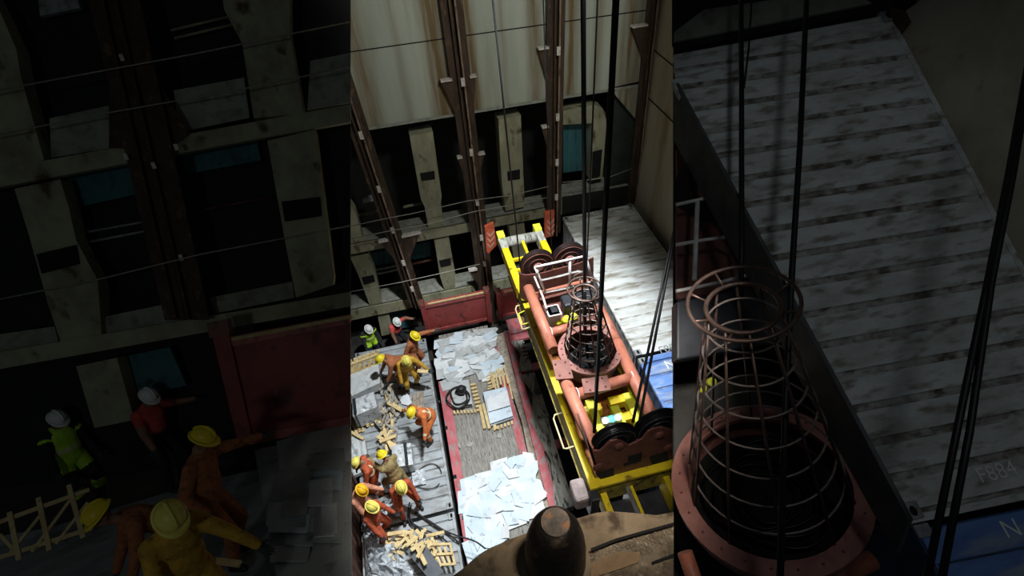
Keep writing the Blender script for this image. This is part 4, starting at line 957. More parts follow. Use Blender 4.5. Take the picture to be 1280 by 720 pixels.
# ================================================================== HEADBLOCK (salmon tube frame with sheaves and cable basket)
hb = 8.75; zb_ = zh(hb)
hbk = empty('headblock', P(738, 437, h=hb), 'salmon tube frame headblock with sheaves sitting on the yellow spreader', 'lifting frame')
R_ = .125
for pts in ((((660, 360)), (692, 438)), ((700, 462), (747, 567)), ((771, 428), (824, 540)), ((748, 384), (771, 428))):
    q = MB(); q.tube([P(*pts[0], h=hb), P(*pts[1], h=hb)], R_, 16); q.build('long_tube', K['salmon'], hbk)
for a, c, r in (((689, 416), (715, 408), .10), ((722, 493), (790, 472), .115), ((664, 371), (735, 352), .08)):
    q = MB(); q.tube([P(*a, h=hb), P(*c, h=hb)], r, 14); q.build('cross_tube', K['salmon'], hbk)
for (px, py) in ((689, 416), (722, 493), (790, 472)):
    q = MB(); c = P(px, py, h=hb); q.ring(c, (1, 0, 0), R_ + .004, .012, 20, 6); plab(q.build('weld_collar', K['guard'], hbk), 'pale bare weld collar')
# ring flange and basket
rc_ = P(737.5, 437, h=hb - .05); dep = (M3.transposed() @ (rc_ - CAM)).z
Ro = 40.0 * dep / F; Ri = 31.5 * dep / F
q = MB(); q.lathe(rc_ + V(0, 0, -.03), [(Ri, .06), (Ro, .06), (Ro, 0), (Ro - .05, -.02), (Ri + .02, -.02), (Ri, .0), (Ri, .06)], n=56, cap=False); rg = q.build('ring_flange', K['ring'], hbk)
q = MB(); q.lathe(rc_, [(Ro - .07, -.02), (Ro - .09, -.42), (Ri, -.42), (Ri - .02, 0)], n=48, cap=False); q.build('basket_drum', K['brown'], rg)
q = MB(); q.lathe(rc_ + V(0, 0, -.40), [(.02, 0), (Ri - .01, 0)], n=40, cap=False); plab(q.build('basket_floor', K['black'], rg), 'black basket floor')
for k in range(24):
    a = 2 * math.pi * k / 24; q = MB(); c = rc_ + V(math.cos(a), math.sin(a), 0) * (Ro + Ri) / 2 + V(0, 0, .03); q.lathe(c, [(.018, 0), (.018, .016), (.012, .02)], n=6); q.build('bolt', K['brown'], rg)
r5 = random.Random(4)
q = MB()
for k in range(5):
    rr_ = Ri * (.35 + .1 * k); q.tube([rc_ + V(math.cos(t) * rr_ * (1 + .1 * math.sin(3 * t + k)) + .03 * k - .05, math.sin(t) * rr_, -.36 + .03 * k + .02 * math.sin(5 * t + k)) for t in [2 * math.pi * i / 40 for i in range(40)]], .02, 7, closed=True)
tag(q.build('control_cable', K['sheaveb']), 'black control cable coiled inside the cable basket', 'cable')
tc = P(731, 366, y=rc_.y + .02); dpt = (M3.transposed() @ (tc - CAM)).z; Rt = 14.5 * dpt / F
cg = empty('cable_basket', rc_, 'open tapered cage of bars standing on the salmon ring around the control cable', 'cage')
NB = 10
for k in range(NB):
    a = 2 * math.pi * (k + .35) / NB; q = MB(); d_ = V(math.cos(a), math.sin(a), 0)
    q.tube([rc_ + d_ * (Ri + .01) + V(0, 0, .03), rc_.lerp(tc, .5) + d_ * (Ri * .5 + Rt * .5), tc + d_ * Rt], .017, 7); q.build('cage_bar', K['cage'], cg)
for k in range(1, 8):
    t = k / 7.6; c = rc_.lerp(tc, t); q = MB(); q.ring(c, (0, 0, 1), (Ri + .01) * (1 - t) + Rt * t - .012, .012, 40, 7); q.build('cage_hoop', K['cager'], cg)
q = MB(); q.ring(tc, (0, 0, 1), Rt, .026, 40, 8); q.build('top_hoop', K['cage'], cg)
q = MB(); q.ring(tc + V(0, 0, .10), (0, 0, 1), Rt * 1.5, .020, 40, 8); tg = q.build('guard_hoop', K['cage'], cg)
for k in range(8):
    a = 2 * math.pi * k / 8; d_ = V(math.cos(a), math.sin(a), 0); q = MB(); q.tube([tc + d_ * Rt, tc + d_ * Rt * 1.5 + V(0, 0, .10)], .012, 6); q.build('guard_spoke', K['cage'], tg)
# mounting plates of the ring
for (px, py, sx, sy) in ((703, 462, .17, .24), (745, 481, .26, .17)):
    c = P(px, py, h=hb - .14); q = MB(); q.obox(c, V(sx, -.03, 0), V(.03, sy, 0), V(0, 0, .02)); pt = q.build('mounting_plate', mat('plate_primer', (.24, .095, .075), (.17, .065, .05), 5, .65), hbk, .004)
    for dx in (-.6, .6):
        for dy in (-.6, .6): q = MB(); q.lathe(c + V(dx * sx, dy * sy, .02), [(.02, 0), (.02, .02), (.012, .028)], n=6); q.build('bolt', K['brown'], pt)
# sheaves
def sheave(c, R, m):
    q = MB(); q.lathe(c, [(.09, -.075), (R, -.075), (R, -.05), (R - .05, -.012), (R - .05, .012), (R, .05), (R, .075), (.09, .075)], (0, 1, 0), 44); s_ = q.build('sheave', m, hbk)
    q = MB(); q.lathe(c, [(.12, -.12), (.12, .12)], (0, 1, 0), 24); plab(q.build('hub', K['ring'] if m is K['sheave'] else K['sheave'], s_), 'bearing hub')
    q = MB(); q.ring(c + V(0, -.08, 0), (0, 1, 0), R - .04, .012, 40, 6); q.ring(c + V(0, -.08, 0), (0, 1, 0), R * .55, .008, 36, 6); q.build('rim_groove', K['brown'] if m is K['sheave'] else K['darkbox'], s_)
    return s_
yf = P(658, 360, h=hb).y + .35
for px, py in ((671.5, 331), (711, 322)):
    sheave(P(px, py, y=yf), .42, K['sheave'])
pf = [(649, 342), (650, 372), (657, 376), (742, 357), (742, 322), (722, 330), (706, 334), (694, 337), (680, 341), (668, 343), (656, 344)]
q = MB(); q.prism([P(px, py, y=yf - .14) for px, py in pf], (0, .03, 0)); q.build('sheave_plate', K['brown'], hbk)
yn = P(742, 570, h=hb).y - .1
for px, py, R in ((768, 549, .40), (822, 532, .42)):
    sheave(P(px, py, y=yn + .16), R, K['sheaveb'])
pn_ = [(733, 549), (746, 596), (752, 599), (832, 577), (850, 570), (850, 541), (838, 537), (828, 535), (818, 536), (810, 540), (803, 549), (796, 553), (787, 557), (779, 553), (771, 550), (763, 552), (756, 559), (750, 564), (742, 564)]
q = MB(); q.prism([P(px, py, y=yn) for px, py in pn_], (0, .035, 0)); npl = q.build('sheave_plate', K['brown'], hbk)
for pts, m in (([(785, 571), (803, 566), (802, 572), (785, 577)], 'black'), ([(779, 580), (802, 573), (802, 576), (780, 583)], 'black'), ([(745, 592), (767, 585), (768, 597), (752, 601)], 'black'), ([(812, 571), (834, 565), (836, 575), (815, 581)], 'black')):
    q = MB(); q.prism([P(px, py, y=yn - .012) for px, py in pts], (0, .008, 0)); plab(q.build('slot', K[m], npl), 'dark slot cut in the plate')
for (px, py, r) in ((774, 557, .09), (824, 543, .09), (748, 583, .11), (836, 559, .11)):
    q = MB(); q.lathe(P(px, py, y=yn), [(r, 0), (r, -.03), (r * .6, -.05)], (0, 1, 0), 20); q.build('pin_cap', K['brown'], npl)
q = MB(); q.prism([P(px, py, y=yn + .36) for px, py in ((738, 552), (750, 592), (842, 568), (842, 548))], (0, .03, 0)); q.build('rear_plate', K['brown'], hbk)
# left gusset of the near plate
q = MB(); q.prism([P(733, 549, y=yn), P(733, 549, y=yn) + V(0, .5, 0), P(746, 590, y=yn) + V(0, .5, 0), P(746, 590, y=yn)], (.03, 0, 0)); q.build('side_gusset', K['brown'], hbk)
# white guard rail on the platform
rl = empty('guard_rail', P(700, 366, h=hb), 'white tubular guard rail in front of the far sheaves', 'railing')
yr = P(680, 366, h=hb - .1).y
def rail(pts, r=.028, y=None, nm='rail_bar'):
    q = MB(); q.tube([P(px, py, y=y or yr) for px, py in pts], r, 8); q.build(nm, K['guard'], rl)
rail([(668.5, 334), (700, 327), (732, 320)]); rail([(674, 351), (700, 345), (722, 339), (729, 340), (731, 347)]); rail([(680, 366), (710, 360), (739, 352)])
rail([(669, 334), (682, 366)]); rail([(712, 326), (712.5, 357)], .035, nm='rail_post'); rail([(732, 320), (741, 352)], nm='rail_post'); rail([(671, 336), (672, 346)], .035, nm='rail_post')
q = MB(); q.tube([P(668, 346, h=hb - .2), P(679, 372, h=hb - .2), P(683, 386, h=hb - .2)], .025, 8); q.build('rail_bar', K['guard'], rl)
q = MB(); c = P(725, 345, y=yr - .05); q.ring(c, (0, 1, .3), .15, .022, 24, 8); plab(q.build('hose_loop', K['cager'], rl), 'grey hose loop')
# platform, white junction box and dark covered box
pc = P(708, 375, h=hb); q = MB(); q.box((pc.x - .55, pc.y - .5, zb_ - .35), (pc.x + .6, pc.y + .6, zb_ - .3)); q.build('platform', K['brown'], hbk)
c = P(692, 392, h=hb); jb = empty('junction_box', V(c.x, c.y, zb_ - .3), 'white junction box with a dark window beside the cable cage', 'box')
q = MB(); q.box((c.x - .15, c.y - .16, zb_ - .3), (c.x + .13, c.y + .14, zb_ + .12)); q.build('housing', K['whitebox'], jb, .015)
q = MB(); q.box((c.x - .06, c.y - .08, zb_ + .12), (c.x + .08, c.y + .08, zb_ + .13)); plab(q.build('window', K['darkbox'], jb), 'dark glass window')
q = MB(); q.box((c.x - .165, c.y - .175, zb_ + .095), (c.x + .145, c.y + .155, zb_ + .12)); q.build('lid', K['whitebox'], jb, .005)
c = P(722, 377, h=hb); eb = empty('control_box', V(c.x, c.y, zb_ - .3), 'dark covered box behind the cable cage', 'box')
q = MB(); q.box((c.x - .36, c.y - .16, zb_ - .3), (c.x + .36, c.y + .2, zb_ + .12)); q.build('housing', K['darkbox'], eb, .05)
q = MB(); q.box((c.x - .37, c.y - .17, zb_ + .03), (c.x + .37, c.y + .21, zb_ + .055)); q.build('lid_seam', K['sheaveb'], eb)
for px, py, lb in ((697, 405, 'small yellow fitting below the white junction box, left one'), (708, 403, 'small yellow fitting below the white junction box, middle one'), (717, 399, 'small yellow fitting beside the cage bars')):
    c = P(px, py, h=hb + .25); q = MB(); q.lathe(c, [(.10, 0), (.10, .1), (.06, .18), (.02, .2)], n=14); tag(q.build('yellow_fitting', K['ylime']), lb, 'fitting')
# orange guide shoes with pale chevrons beside the far end of the spreader
for (pts, lb) in (([(606, 284), (617, 279), (621, 306), (611, 317), (608, 314)], 'orange guide shoe with pale chevrons left of the spreader end'), ([(681, 266), (693, 264), (692, 294), (681, 298)], 'orange guide shoe with pale chevrons right of the spreader end')):
    y_ = 12.6; q = MB(); q.prism([P(px, py, y=y_) for px, py in pts], (0, .1, 0)); sh = q.build('guide_shoe', K['hazard']); tag(sh, lb, 'guide shoe')
    x0 = min(p[0] for p in pts); y0 = min(p[1] for p in pts)
    for k in range(3):
        q = MB(); q.prism([P(x0 + 3 + dx, y0 + 10 + k * 7 + dy, y=y_ - .01) for dx, dy in ((0, 1), (4, 5), (9, -1), (9, 1), (4, 7.5), (0, 3))], (0, .008, 0)); plab(q.build('chevron', K['chev'], sh), 'pale chevron')

# ================================================================== ROPES
def rope(pts, r, label, group=None, m='rope', nm='wire_rope'):
    q = MB(); q.tube(pts, r, 8); return tag(q.build(nm, K[m]), label, 'rope', group)
def fall(bot, top, y, r, label, over=1.35, m='rope', ytop=None):
    a = P(*bot, y=y); t = P(*top, y=ytop or y); rope([a, t, a + (t - a) * over], r, label, m=m)
fall((731, 352), (729, 0), rc_.y, .036, 'thick black rope coming down into the cable cage')
fall((733, 345), (747, 0), rc_.y + .4, .014, 'thin black line beside the thick rope over the cage')
fall((743, 540), (770, 0), yn + .16, .032, 'black rope running past the cage to the near left sheave')
fall((650, 330), (616, 0), yf, .018, 'thin black line left, in front of the upper bulkhead plate')
fall((690, 322), (679, 0), yf, .012, 'very thin line beside the guide left of the white container')
fall((791, 528), (842, 290), yn + .16, .026, 'left one of the close pair of black ropes crossing the white roof', 1.8, ytop=8.0)
fall((799, 528), (844, 290), yn + .16, .026, 'right one of the close pair of black ropes crossing the white roof', 1.8, ytop=8.0)
q = MB(); q.tube([rc_ + V(-.03, .03, -.3), rc_.lerp(tc, .5) + V(-.05, 0, 0), tc + V(0, 0, .05)], .03, 8); tag(q.build('control_cable', K['rope']), 'black cable hanging down the middle of the cage', 'cable')

# ================================================================== FOREGROUND COAMING WITH CONE
hc_ = 2.7
def slabpoly(pxs, h, th, m, nm, lab, cat):
    q = MB(); q.prism([P(px, py, h=h) for px, py in pxs], (0, 0, -th)); return q.build(nm, m, None)
cm = empty('hatch_coaming', P(720, 700, h=hc_) - V(0, 0, .2), 'rusted flaking steel coaming along the bottom edge of the photo', 'coaming')
def cpart(nm, pxs, h, th, m, lab=None):
    q = MB(); q.prism([P(px, py, h=h) for px, py in pxs], (0, 0, -th)); o = q.build(nm, m, cm)
    if lab: plab(o, lab)
    return o
cpart('upper_plate', [(560, 724), (577, 712), (594, 697), (610, 686), (640, 673), (665, 664), (728, 646), (745, 641), (761, 639), (790, 641), (821, 644), (842, 640), (842, 656), (800, 665), (770, 674), (738, 688), (690, 712), (640, 724)], hc_, .05, K['coam'])
cpart('lower_plate', [(600, 722), (660, 700), (738, 686), (770, 672), (800, 664), (842, 653), (842, 760), (580, 760)], hc_ + .035, .05, K['crust'], 'flaking rusty lower plate')
cpart('rust_patch', [(737, 706), (770, 690), (800, 690), (798, 703), (760, 716), (735, 724), (720, 724)], hc_ + .022, .02, mat('tan_rust_patch', (.27, .17, .09), (.17, .11, .06), 8, .8, bump=.5), 'smoother tan rust patch')
cpart('seam_gap', [(738, 685.5), (770, 673), (800, 664.5), (842, 653), (842, 656), (800, 668), (770, 676.5), (741, 688.5)], hc_ - .004, .01, K['black'], 'dark open seam')
cpart('slot', [(815, 702), (842, 692), (842, 696), (816, 705)], hc_ + .02, .01, K['black'], 'dark slot')
rf = random.Random(3); vs = MB()
for i in range(260):
    px = rf.uniform(735, 842); py = 688 - (px - 738) * .33 + abs(rf.gauss(0, 14)) + 2
    if py > 722: continue
    c = P(px, py, h=hc_ + .03); s_ = rf.uniform(.0015, .006); a = rf.uniform(0, 3)
    vs.add([c + V(math.cos(a) * s_, math.sin(a) * s_, rf.uniform(0, .006)), c + V(-math.sin(a) * s_, math.cos(a) * s_, rf.uniform(0, .006)), c + V(-math.cos(a) * s_ * .8, -math.sin(a) * s_, rf.uniform(0, .006))], [(0, 1, 2)])
fl = vs.build('rust_flakes', K['flake'], cm); fl['kind'] = 'stuff'; plab(fl, 'pale loose rust flakes')
kb = P(694, 704, h=hc_); dk = (M3.transposed() @ (kb - CAM)).z
kt = P(691.5, 648, y=kb.y + .02); Hc = kt.z - kb.z; Rk = 39.5 * dk / F * .93; Rtp = 18.5 * (M3.transposed() @ (kt - CAM)).z / F
cn = empty('stacking_cone', kb, 'dark greasy steel cone with a worn flat top on the rusted coaming', 'cone')
q = MB(); q.lathe(kb, [(Rk * 1.0, -.02), (Rk * 1.02, Hc * .12), (Rk * .99, Hc * .20), (Rk * 1.0, Hc * .26), (Rk * .98, Hc * .42), (Rk * .92, Hc * .60), (Rk * .80, Hc * .78), (Rk * .66, Hc * .90), (Rtp, Hc)], n=56); co = q.build('cone_body', K['cone'], cn, smooth=True)
q = MB(); q.lathe(kb + V(0, 0, Hc), [(Rtp * 1.0, -.004), (Rtp * .97, .012), (Rtp * .2, .015), (.002, .015)], n=40); plab(q.build('cone_top', K['conetop'], cn), 'worn flat top, half orange rust half grey')
q = MB(); q.lathe(kb, [(Rk * 1.22, -.03), (Rk * 1.2, .012), (Rk * 1.0, .02)], n=48); q.build('base_flange', K['coam'], cn)
# ================================================================== NEAR BAYS, LEFT AND RIGHT
def rot_between(src, dst):
    return ray(*src).normalized().rotation_difference(ray(*dst).normalized()).to_matrix()
A1 = Quaternion(M3 @ V(0, 0, 1), math.radians(-26)).to_matrix() @ Quaternion(M3 @ V(1, 0, 0), math.radians(-29)).to_matrix() @ rot_between((507, 360), (219, 360)); A2 = rot_between((773, 360), (1061, 360))
L_r, L_f, L_u = A1 @ V(1, 0, 0), A1 @ V(0, 1, 0), A1 @ V(0, 0, 1)
LD = 5.6
LF = (P(300, 690, d=LD), L_u)                       # deck of the left bay
_LN = (-L_f * .35 - (M3 @ V(0, 0, 1)) * .65).normalized()
LWp = (P(219, 548, d=7.2), _LN)                    # its framed side
def ppoly(pxs, pl, th, nm, m, off=0.0, parent=None):
    p2 = lift(pl, off); q = MB(); q.prism([P(px, py, pl=p2) for px, py in pxs], -pl[1] * th); return q.build(nm, m, parent)
def sset(o): global n; o.name = 'trim_%d' % n; n += 1; return struct(o)
EDGE = 438
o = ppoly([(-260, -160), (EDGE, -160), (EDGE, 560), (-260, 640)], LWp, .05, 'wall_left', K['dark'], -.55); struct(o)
o = ppoly([(-260, 560), (EDGE, 490), (EDGE, 800), (-260, 800)], LF, .05, 'floor_left', K['floor'], -.06); struct(o)
W = K['web']
for pts in ([(-40, -60), (0, 15), (20, 60), (26, 95), (55, 200), (-40, 225)],
            [(272, -60), (360, -60), (362, 40), (380, 142), (317, 148), (303, 55), (280, 12)],
            [(18, 236), (75, 224), (86, 260), (95, 300), (122, 350), (128, 432), (80, 440), (60, 380), (35, 290)],
            [(334, 176), (394, 162), (404, 240), (417, 345), (416, 356), (370, 372), (356, 300), (340, 210)],
            [(95, 458), (146, 447), (168, 525), (118, 535)]):
    sset(ppoly(pts, LWp, .25, 't', W, 0))
for pts in ([(45, 318), (95, 306), (99, 330), (52, 342)], [(352, 252), (400, 246), (402, 270), (356, 277)]):
    sset(ppoly(pts, LWp, .02, 't', K['black'], .03))
for top, bot in (([(-60, 222), (EDGE, 130)], [(EDGE, 152), (-60, 245)]), ([(-60, 450), (EDGE, 365)], [(EDGE, 383), (-60, 472)])):
    sset(ppoly(top + bot, LWp, .1, 't', W, .05))
for pts in ([(62, 148), (136, 132), (138, 185), (64, 197)], [(217, 113), (305, 97), (312, 147), (224, 165)], [(388, 76), (EDGE, 66), (EDGE, 128), (384, 138)],
            [(130, 396), (222, 377), (228, 405), (134, 428)], [(-30, 422), (68, 408), (76, 438), (-30, 455)], [(262, 372), (365, 352), (368, 372), (268, 392)]):
    sset(ppoly(pts, LWp, .03, 't', K['ledge'], -.12))
def lthing(pts, off, m, nm, label, cat, th=.06, pl=None):
    return tag(ppoly(pts, pl or LWp, th, nm, m, off), label, cat)
lthing([(48, 0), (96, -6), (100, 10), (50, 20)], -.3, K['cast'], 'light_fitting', 'dim pale fitting at the upper left of the shadowed bay', 'lamp')
lthing([(84, 222), (180, 200), (184, 240), (100, 258)], -.4, K['teal'], 'locker_row', 'dim teal panel left of the dark guide in the shadowed bay', 'panel')
lthing([(226, 190), (320, 172), (326, 200), (232, 218)], -.4, K['teal'], 'locker_row', 'dim teal panel right of the dark guide in the shadowed bay', 'panel')
lthing([(153, 446), (212, 434), (233, 482), (172, 494)], -.3, K['teal'], 'recess_door', 'teal sheet behind the red-shirted figure in the shadowed bay', 'panel')
for a, c, m, lb in (((98, 292), (188, 276), 'cast', 'upper pale pipe in the shadowed bay left of the guide'), ((104, 304), (192, 287), 'cast', 'lower pale pipe in the shadowed bay left of the guide'), ((256, 262), (340, 246), 'brown', 'reddish pipe in the shadowed bay right of the guide'),
                    ((214, 38), (290, 20), 'web', 'upper beige pipe in the shadowed bay'), ((218, 48), (294, 30), 'web', 'second beige pipe just below the upper one in the shadowed bay')):
    q = MB(); q.tube([P(*a, pl=lift(LWp, -.35)), P(*c, pl=lift(LWp, -.35))], .018, 8); tag(q.build('pipe', K[m]), lb, 'pipe')
for pts, lb in (([(-20, 116), (120, 90), (240, 68), (EDGE, 27)], 'topmost pale rope across the shadowed left bay'), ([(-20, 172), (130, 142), (290, 114), (EDGE, 83)], 'second pale rope across the shadowed left bay'),
                ([(-20, 378), (120, 350), (250, 318), (EDGE, 282)], 'lowest pale rope across the shadowed left bay')):
    q = MB(); q.tube([P(px, py, pl=lift(LWp, .34)) for px, py in pts], .010, 6); tag(q.build('guard_rope', K['wire']), lb, 'rope')
# guide of the left bay
pl3 = lift(LWp, .22)
root = empty('cell_guide', P(240, 400, pl=pl3), 'broad dark cell guide crossing the shadowed left bay', 'cell guide')
for (a, b_, c, d) in (((104, -30), (136, -30), (232, 400), (206, 400)), ((140, -30), (168, -30), (262, 400), (238, 400))):
    q = MB(); q.prism([P(*p, pl=pl3) for p in (a, b_, c, d)], L_f * .04); q.build('guide_angle', K['guide'], root)
for (a, b_) in (((137, -30), (235, 400)), ((120, -30), (219, 400))):
    q = MB(); q.bar(P(*a, pl=lift(LWp, .27)), P(*b_, pl=lift(LWp, .27)), .035, .1, -L_f); q.build('guide_web', K['guide'], root)
for (px, py) in ((152, 72), (192, 207), (226, 322), (157, 196), (220, 184)):
    q = MB(); q.obox(P(px, py, pl=lift(LWp, .33)), L_r * .022, L_u * .04, L_f * .01); plab(q.build('clip', K['clip'], root), 'small pale clip')
q = MB(); q.prism([P(*p, pl=lift(LWp, .1)) for p in ((189, 85), (236, 168), (205, 190))], L_f * .04); q.build('gusset', K['guide'], root)
q = MB(); q.prism([P(*p, pl=lift(LWp, .1)) for p in ((137, 100), (136, 185), (170, 185))], L_f * .04); q.build('gusset', K['guide'], root)
# red end wall of the left bay
RP = (P(320, 556, d=6.7), _LN)
er = empty('flat_rack', P(370, 545, pl=LF), 'dark red end wall standing behind the grey sheets in the shadowed left bay', 'flat rack')
ppoly([(282, 425), (EDGE, 396), (EDGE, 528), (314, 552)], RP, .05, 'end_wall', K['red'], 0, er)
ppoly([(272, 424), (EDGE, 393), (EDGE, 404), (276, 436)], RP, .1, 'top_beam', K['redtop'], .03, er)
ppoly([(310, 545), (EDGE, 520), (EDGE, 530), (312, 556)], RP, .06, 'bottom_beam', K['redtop'], .03, er)
ppoly([(264, 415), (284, 411), (316, 552), (298, 556)], RP, .14, 'corner_post', K['red'], .06, er)
ppoly([(258, 404), (284, 399), (287, 418), (262, 423)], RP, .16, 'corner_casting', K['brown'], .08, er)
q = MB(); q.bar(P(290, 424, pl=lift(RP, .1)), P(EDGE, 396, pl=lift(RP, .1)), .03, .03); plab(q.build('lashing_bar', K['wood'], er), 'yellowish bar lying on the top beam')
# grey sheets and deck
dk_ = ppoly([(-120, 690), (60, 660), (260, 600), (330, 585), (352, 730), (-120, 760)], LF, .05, 'deck_plate', K['grey_roof'], -.02); tag(dk_, 'grey deck plate under the bending figures in the shadowed left bay', 'deck plate')
dk_ = ppoly([(318, 562), (EDGE, 538), (EDGE, 760), (352, 760)], LF, .05, 'sheet_stack', K['slab_g'], .03); tag(dk_, 'stack of grey sheets before the red end wall in the shadowed left bay', 'stack')
rl_ = random.Random(9)
for i in range(16):
    cx_, cy_ = rl_.uniform(352, 408), rl_.uniform(575, 705)
    w, l = rl_.uniform(14, 27), rl_.uniform(10, 22)
    lthing([(cx_ - w + rl_.uniform(-6, 6), cy_ - l + 4), (cx_ + w, cy_ - l + rl_.uniform(-6, 3)), (cx_ + w + rl_.uniform(-5, 3), cy_ + l), (cx_ - w, cy_ + l + rl_.uniform(-3, 7))], .06 + .02 * (i % 4), rl_.choice((K['slab_g'], K['slab'], K['slab_b'])), 'broken_sheet', 'grey broken sheet on the stack in the shadowed left bay', 'sheet', .012, LF)['group'] = 'broken sheets in the shadowed bay'
lthing([(345, 545), (EDGE, 530), (EDGE, 575), (350, 592)], .05, K['slab'], 'broken_sheet', 'large whole sheet nearest the red end wall in the shadowed left bay', 'sheet', .012, LF)
# lattice crate of the left bay
cr = empty('lattice_crate', P(60, 690, pl=LF), 'pale lattice crate frame at the bottom left of the shadowed bay', 'crate')
CP = (P(60, 700, pl=LF), (-L_f + L_u * .6).normalized())
for a, b_ in (((-10, 656), (112, 612)), ((-10, 700), (116, 660))):
    q = MB(); q.bar(P(*a, pl=CP), P(*b_, pl=CP), .05, .03, CP[1]); q.build('crate_rail', K['wood'], cr)
for a, b_ in (((12, 640), (24, 700)), ((48, 622), (62, 688)), ((86, 606), (104, 672))):
    q = MB(); q.bar(P(*a, pl=lift(CP, .03)), P(*b_, pl=lift(CP, .03)), .05, .03, CP[1]); q.build('upright', K['wood'], cr)
for a, b_ in (((14, 690), (50, 645)), ((40, 690), (88, 625)), ((70, 680), (110, 628)), ((0, 668), (20, 690))):
    q = MB(); q.bar(P(*a, pl=lift(CP, .015)), P(*b_, pl=lift(CP, .015)), .035, .03, CP[1]); q.build('brace', K['wood'], cr)
def whoL(label, px, yaw, pose, suit, hat, s=.9, off=.0, **k):
    return person(label, P(*px, pl=lift(LF, off)), A1 @ Rz(yaw), pose, suit, hat, s=s, vox=.016, **k)
whoL('dim larger person in white helmet and lime vest in the shadowed left bay', (118, 633), 205, dict(LOOKD, lean=10, hyaw=-10), K['navy'], K['hatw'], vest=K['hiviz'])
whoL('dim larger person in white helmet and red shirt in the shadowed left bay', (223, 607), 215, dict(LOOKD, lh=(-.60, .25, 1.18), lean=12), K['redshirt'], K['hatw'], trousers=K['navy'], bare_arm=True)
whoL('dim larger person in orange coverall reaching towards the grey sheets in the left bay', (297, 703), 235, dict(STRETCH, lh=(-.62, .42, 1.18), rh=(.30, .15, .86), hpitch=30), K['orange_d'], K['haty'], off=.0)
whoL('dim larger person in dull orange bending at the bottom of the left bay', (238, 739), 105, dict(BEND, lean=58), K['orange_d'], K['haty'])
whoL('dim larger person in yellow coverall at the bottom of the left bay', (281, 812), 195, dict(LOOKD, lh=(-.50, .38, .86)), K['yellows'], K['hatl'])
q = MB(); q.bar(P(262, 700, pl=lift(LF, .75)), P(300, 705, pl=lift(LF, .75)), .05, .02); tag(q.build('plank', K['wood']), 'short pale plank held out in the shadowed left bay', 'plank')

# ---- right bay -----------------------------------------------------------
E2 = 842.5
r_r, r_f, r_u = A2 @ V(1, 0, 0), A2 @ V(0, 1, 0), A2 @ V(0, 0, 1)
_d1 = (M3 @ V(-700, -1970, 664)).normalized(); _dc = (M3 @ V(15254, -3174, 664)).normalized()
r_u = _dc.cross(-_d1).normalized() if False else _dc.cross(_d1).normalized()
if r_u.dot(CAM - P(1061, 360, d=4.4)) < 0: r_u = -r_u
r_f = _d1 if _d1.dot(ray(1061, 360)) > -9e9 else -_d1
r_r = _dc
RR = (P(1061, 360, d=4.4), r_u)
o = ppoly([(E2, -160), (1520, -160), (1520, 820), (E2, 820)], RR, .05, 'floor_right', K['floor'], -1.5); struct(o)
rcn = empty('shipping_container', P(1061, 360, pl=RR) - r_u * .5, 'large dim container roof in the shadowed right bay', 'shipping container')
# ribbed roof: ribs across between the two long edges
FLp, FRp, NRp, NLp = P(842, 72, pl=RR), P(1112, 22, pl=RR), P(1410, 592, pl=RR), P(1136, 650, pl=RR)
FL2 = P(842.5, 100, pl=RR)
def edge_l(t): return P(842.5, 72, pl=RR).lerp(FL2, t / .09) if t < .09 else FL2.lerp(NLp, (t - .09) / .91)
q = MB(); NR = 17; vs = []
for i in range(NR * 4 + 1):
    k = i % 4; t = min(1, (i // 4 + (0, .76, .82, .93)[k]) / NR); dz = -.014 if k in (2, 3) else 0
    vs += [edge_l(t) + r_u * dz, FRp.lerp(NRp, t) + r_u * dz]
q.add(vs, [(2 * i, 2 * i + 1, 2 * i + 3, 2 * i + 2) for i in range(NR * 4)]); q.m = [1 if i % 4 in (1, 2, 3) else 0 for i in range(NR * 4)]; q.build('roof_panel', [K['near_roof'], K['groove_n']], rcn)
for a, c in ((FL2, NLp), (FRp, NRp), (NLp, NRp), (P(843, 72, pl=RR), FRp)):
    q = MB(); q.bar(a - r_u * .02, c - r_u * .02, .05, .06, r_u); q.build('top_frame', K['near_roof'], rcn)
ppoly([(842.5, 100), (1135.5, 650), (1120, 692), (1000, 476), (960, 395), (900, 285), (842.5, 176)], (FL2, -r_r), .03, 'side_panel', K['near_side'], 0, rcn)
q = MB(); q.prism([NLp, NLp - r_u * .9, NRp - r_u * .9, NRp], r_f * .03); q.build('end_panel', K['white_side'], rcn)
for (px, py) in ((1108, 22), (1138, 638)):
    c = P(px, py, pl=lift(RR, .0)); q = MB(); q.obox(c, r_r * .06, r_f * .06, r_u * .03); ca = q.build('corner_casting', K['cast'], rcn, .008)
    q = MB(); q.prism([c + r_r * math.cos(a) * .024 + r_f * math.sin(a) * .036 + r_u * .031 for a in [2 * math.pi * i / 14 for i in range(14)]], r_u * .003); plab(q.build('casting_hole', K['black'], ca), 'dark oval hole')
text_mesh('roof_lettering', 'F884', .155, K['mark'], rcn, P(1226, 604, pl=lift(RR, .004)), r_r, r_f)
bl = empty('shipping_container', P(1220, 690, pl=RR) - r_u * .5, 'blue container roof at the bottom of the shadowed right bay', 'shipping container')
ppoly([(1144, 666), (1520, 588), (1520, 800), (1212, 800)], RR, .06, 'roof_panel', K['blue_roof'], 0, bl)
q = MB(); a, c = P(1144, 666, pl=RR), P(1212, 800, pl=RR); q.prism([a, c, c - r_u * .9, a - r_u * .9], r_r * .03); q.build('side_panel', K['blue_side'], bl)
c = P(1153, 663, pl=RR); q = MB(); q.obox(c, r_r * .055, r_f * .045, r_u * .02); q.build('corner_casting', K['cast'], bl, .008)
text_mesh('roof_lettering', 'N', .17, K['mark'], bl, P(1258, 673, pl=lift(RR, .004)), r_r, r_f)
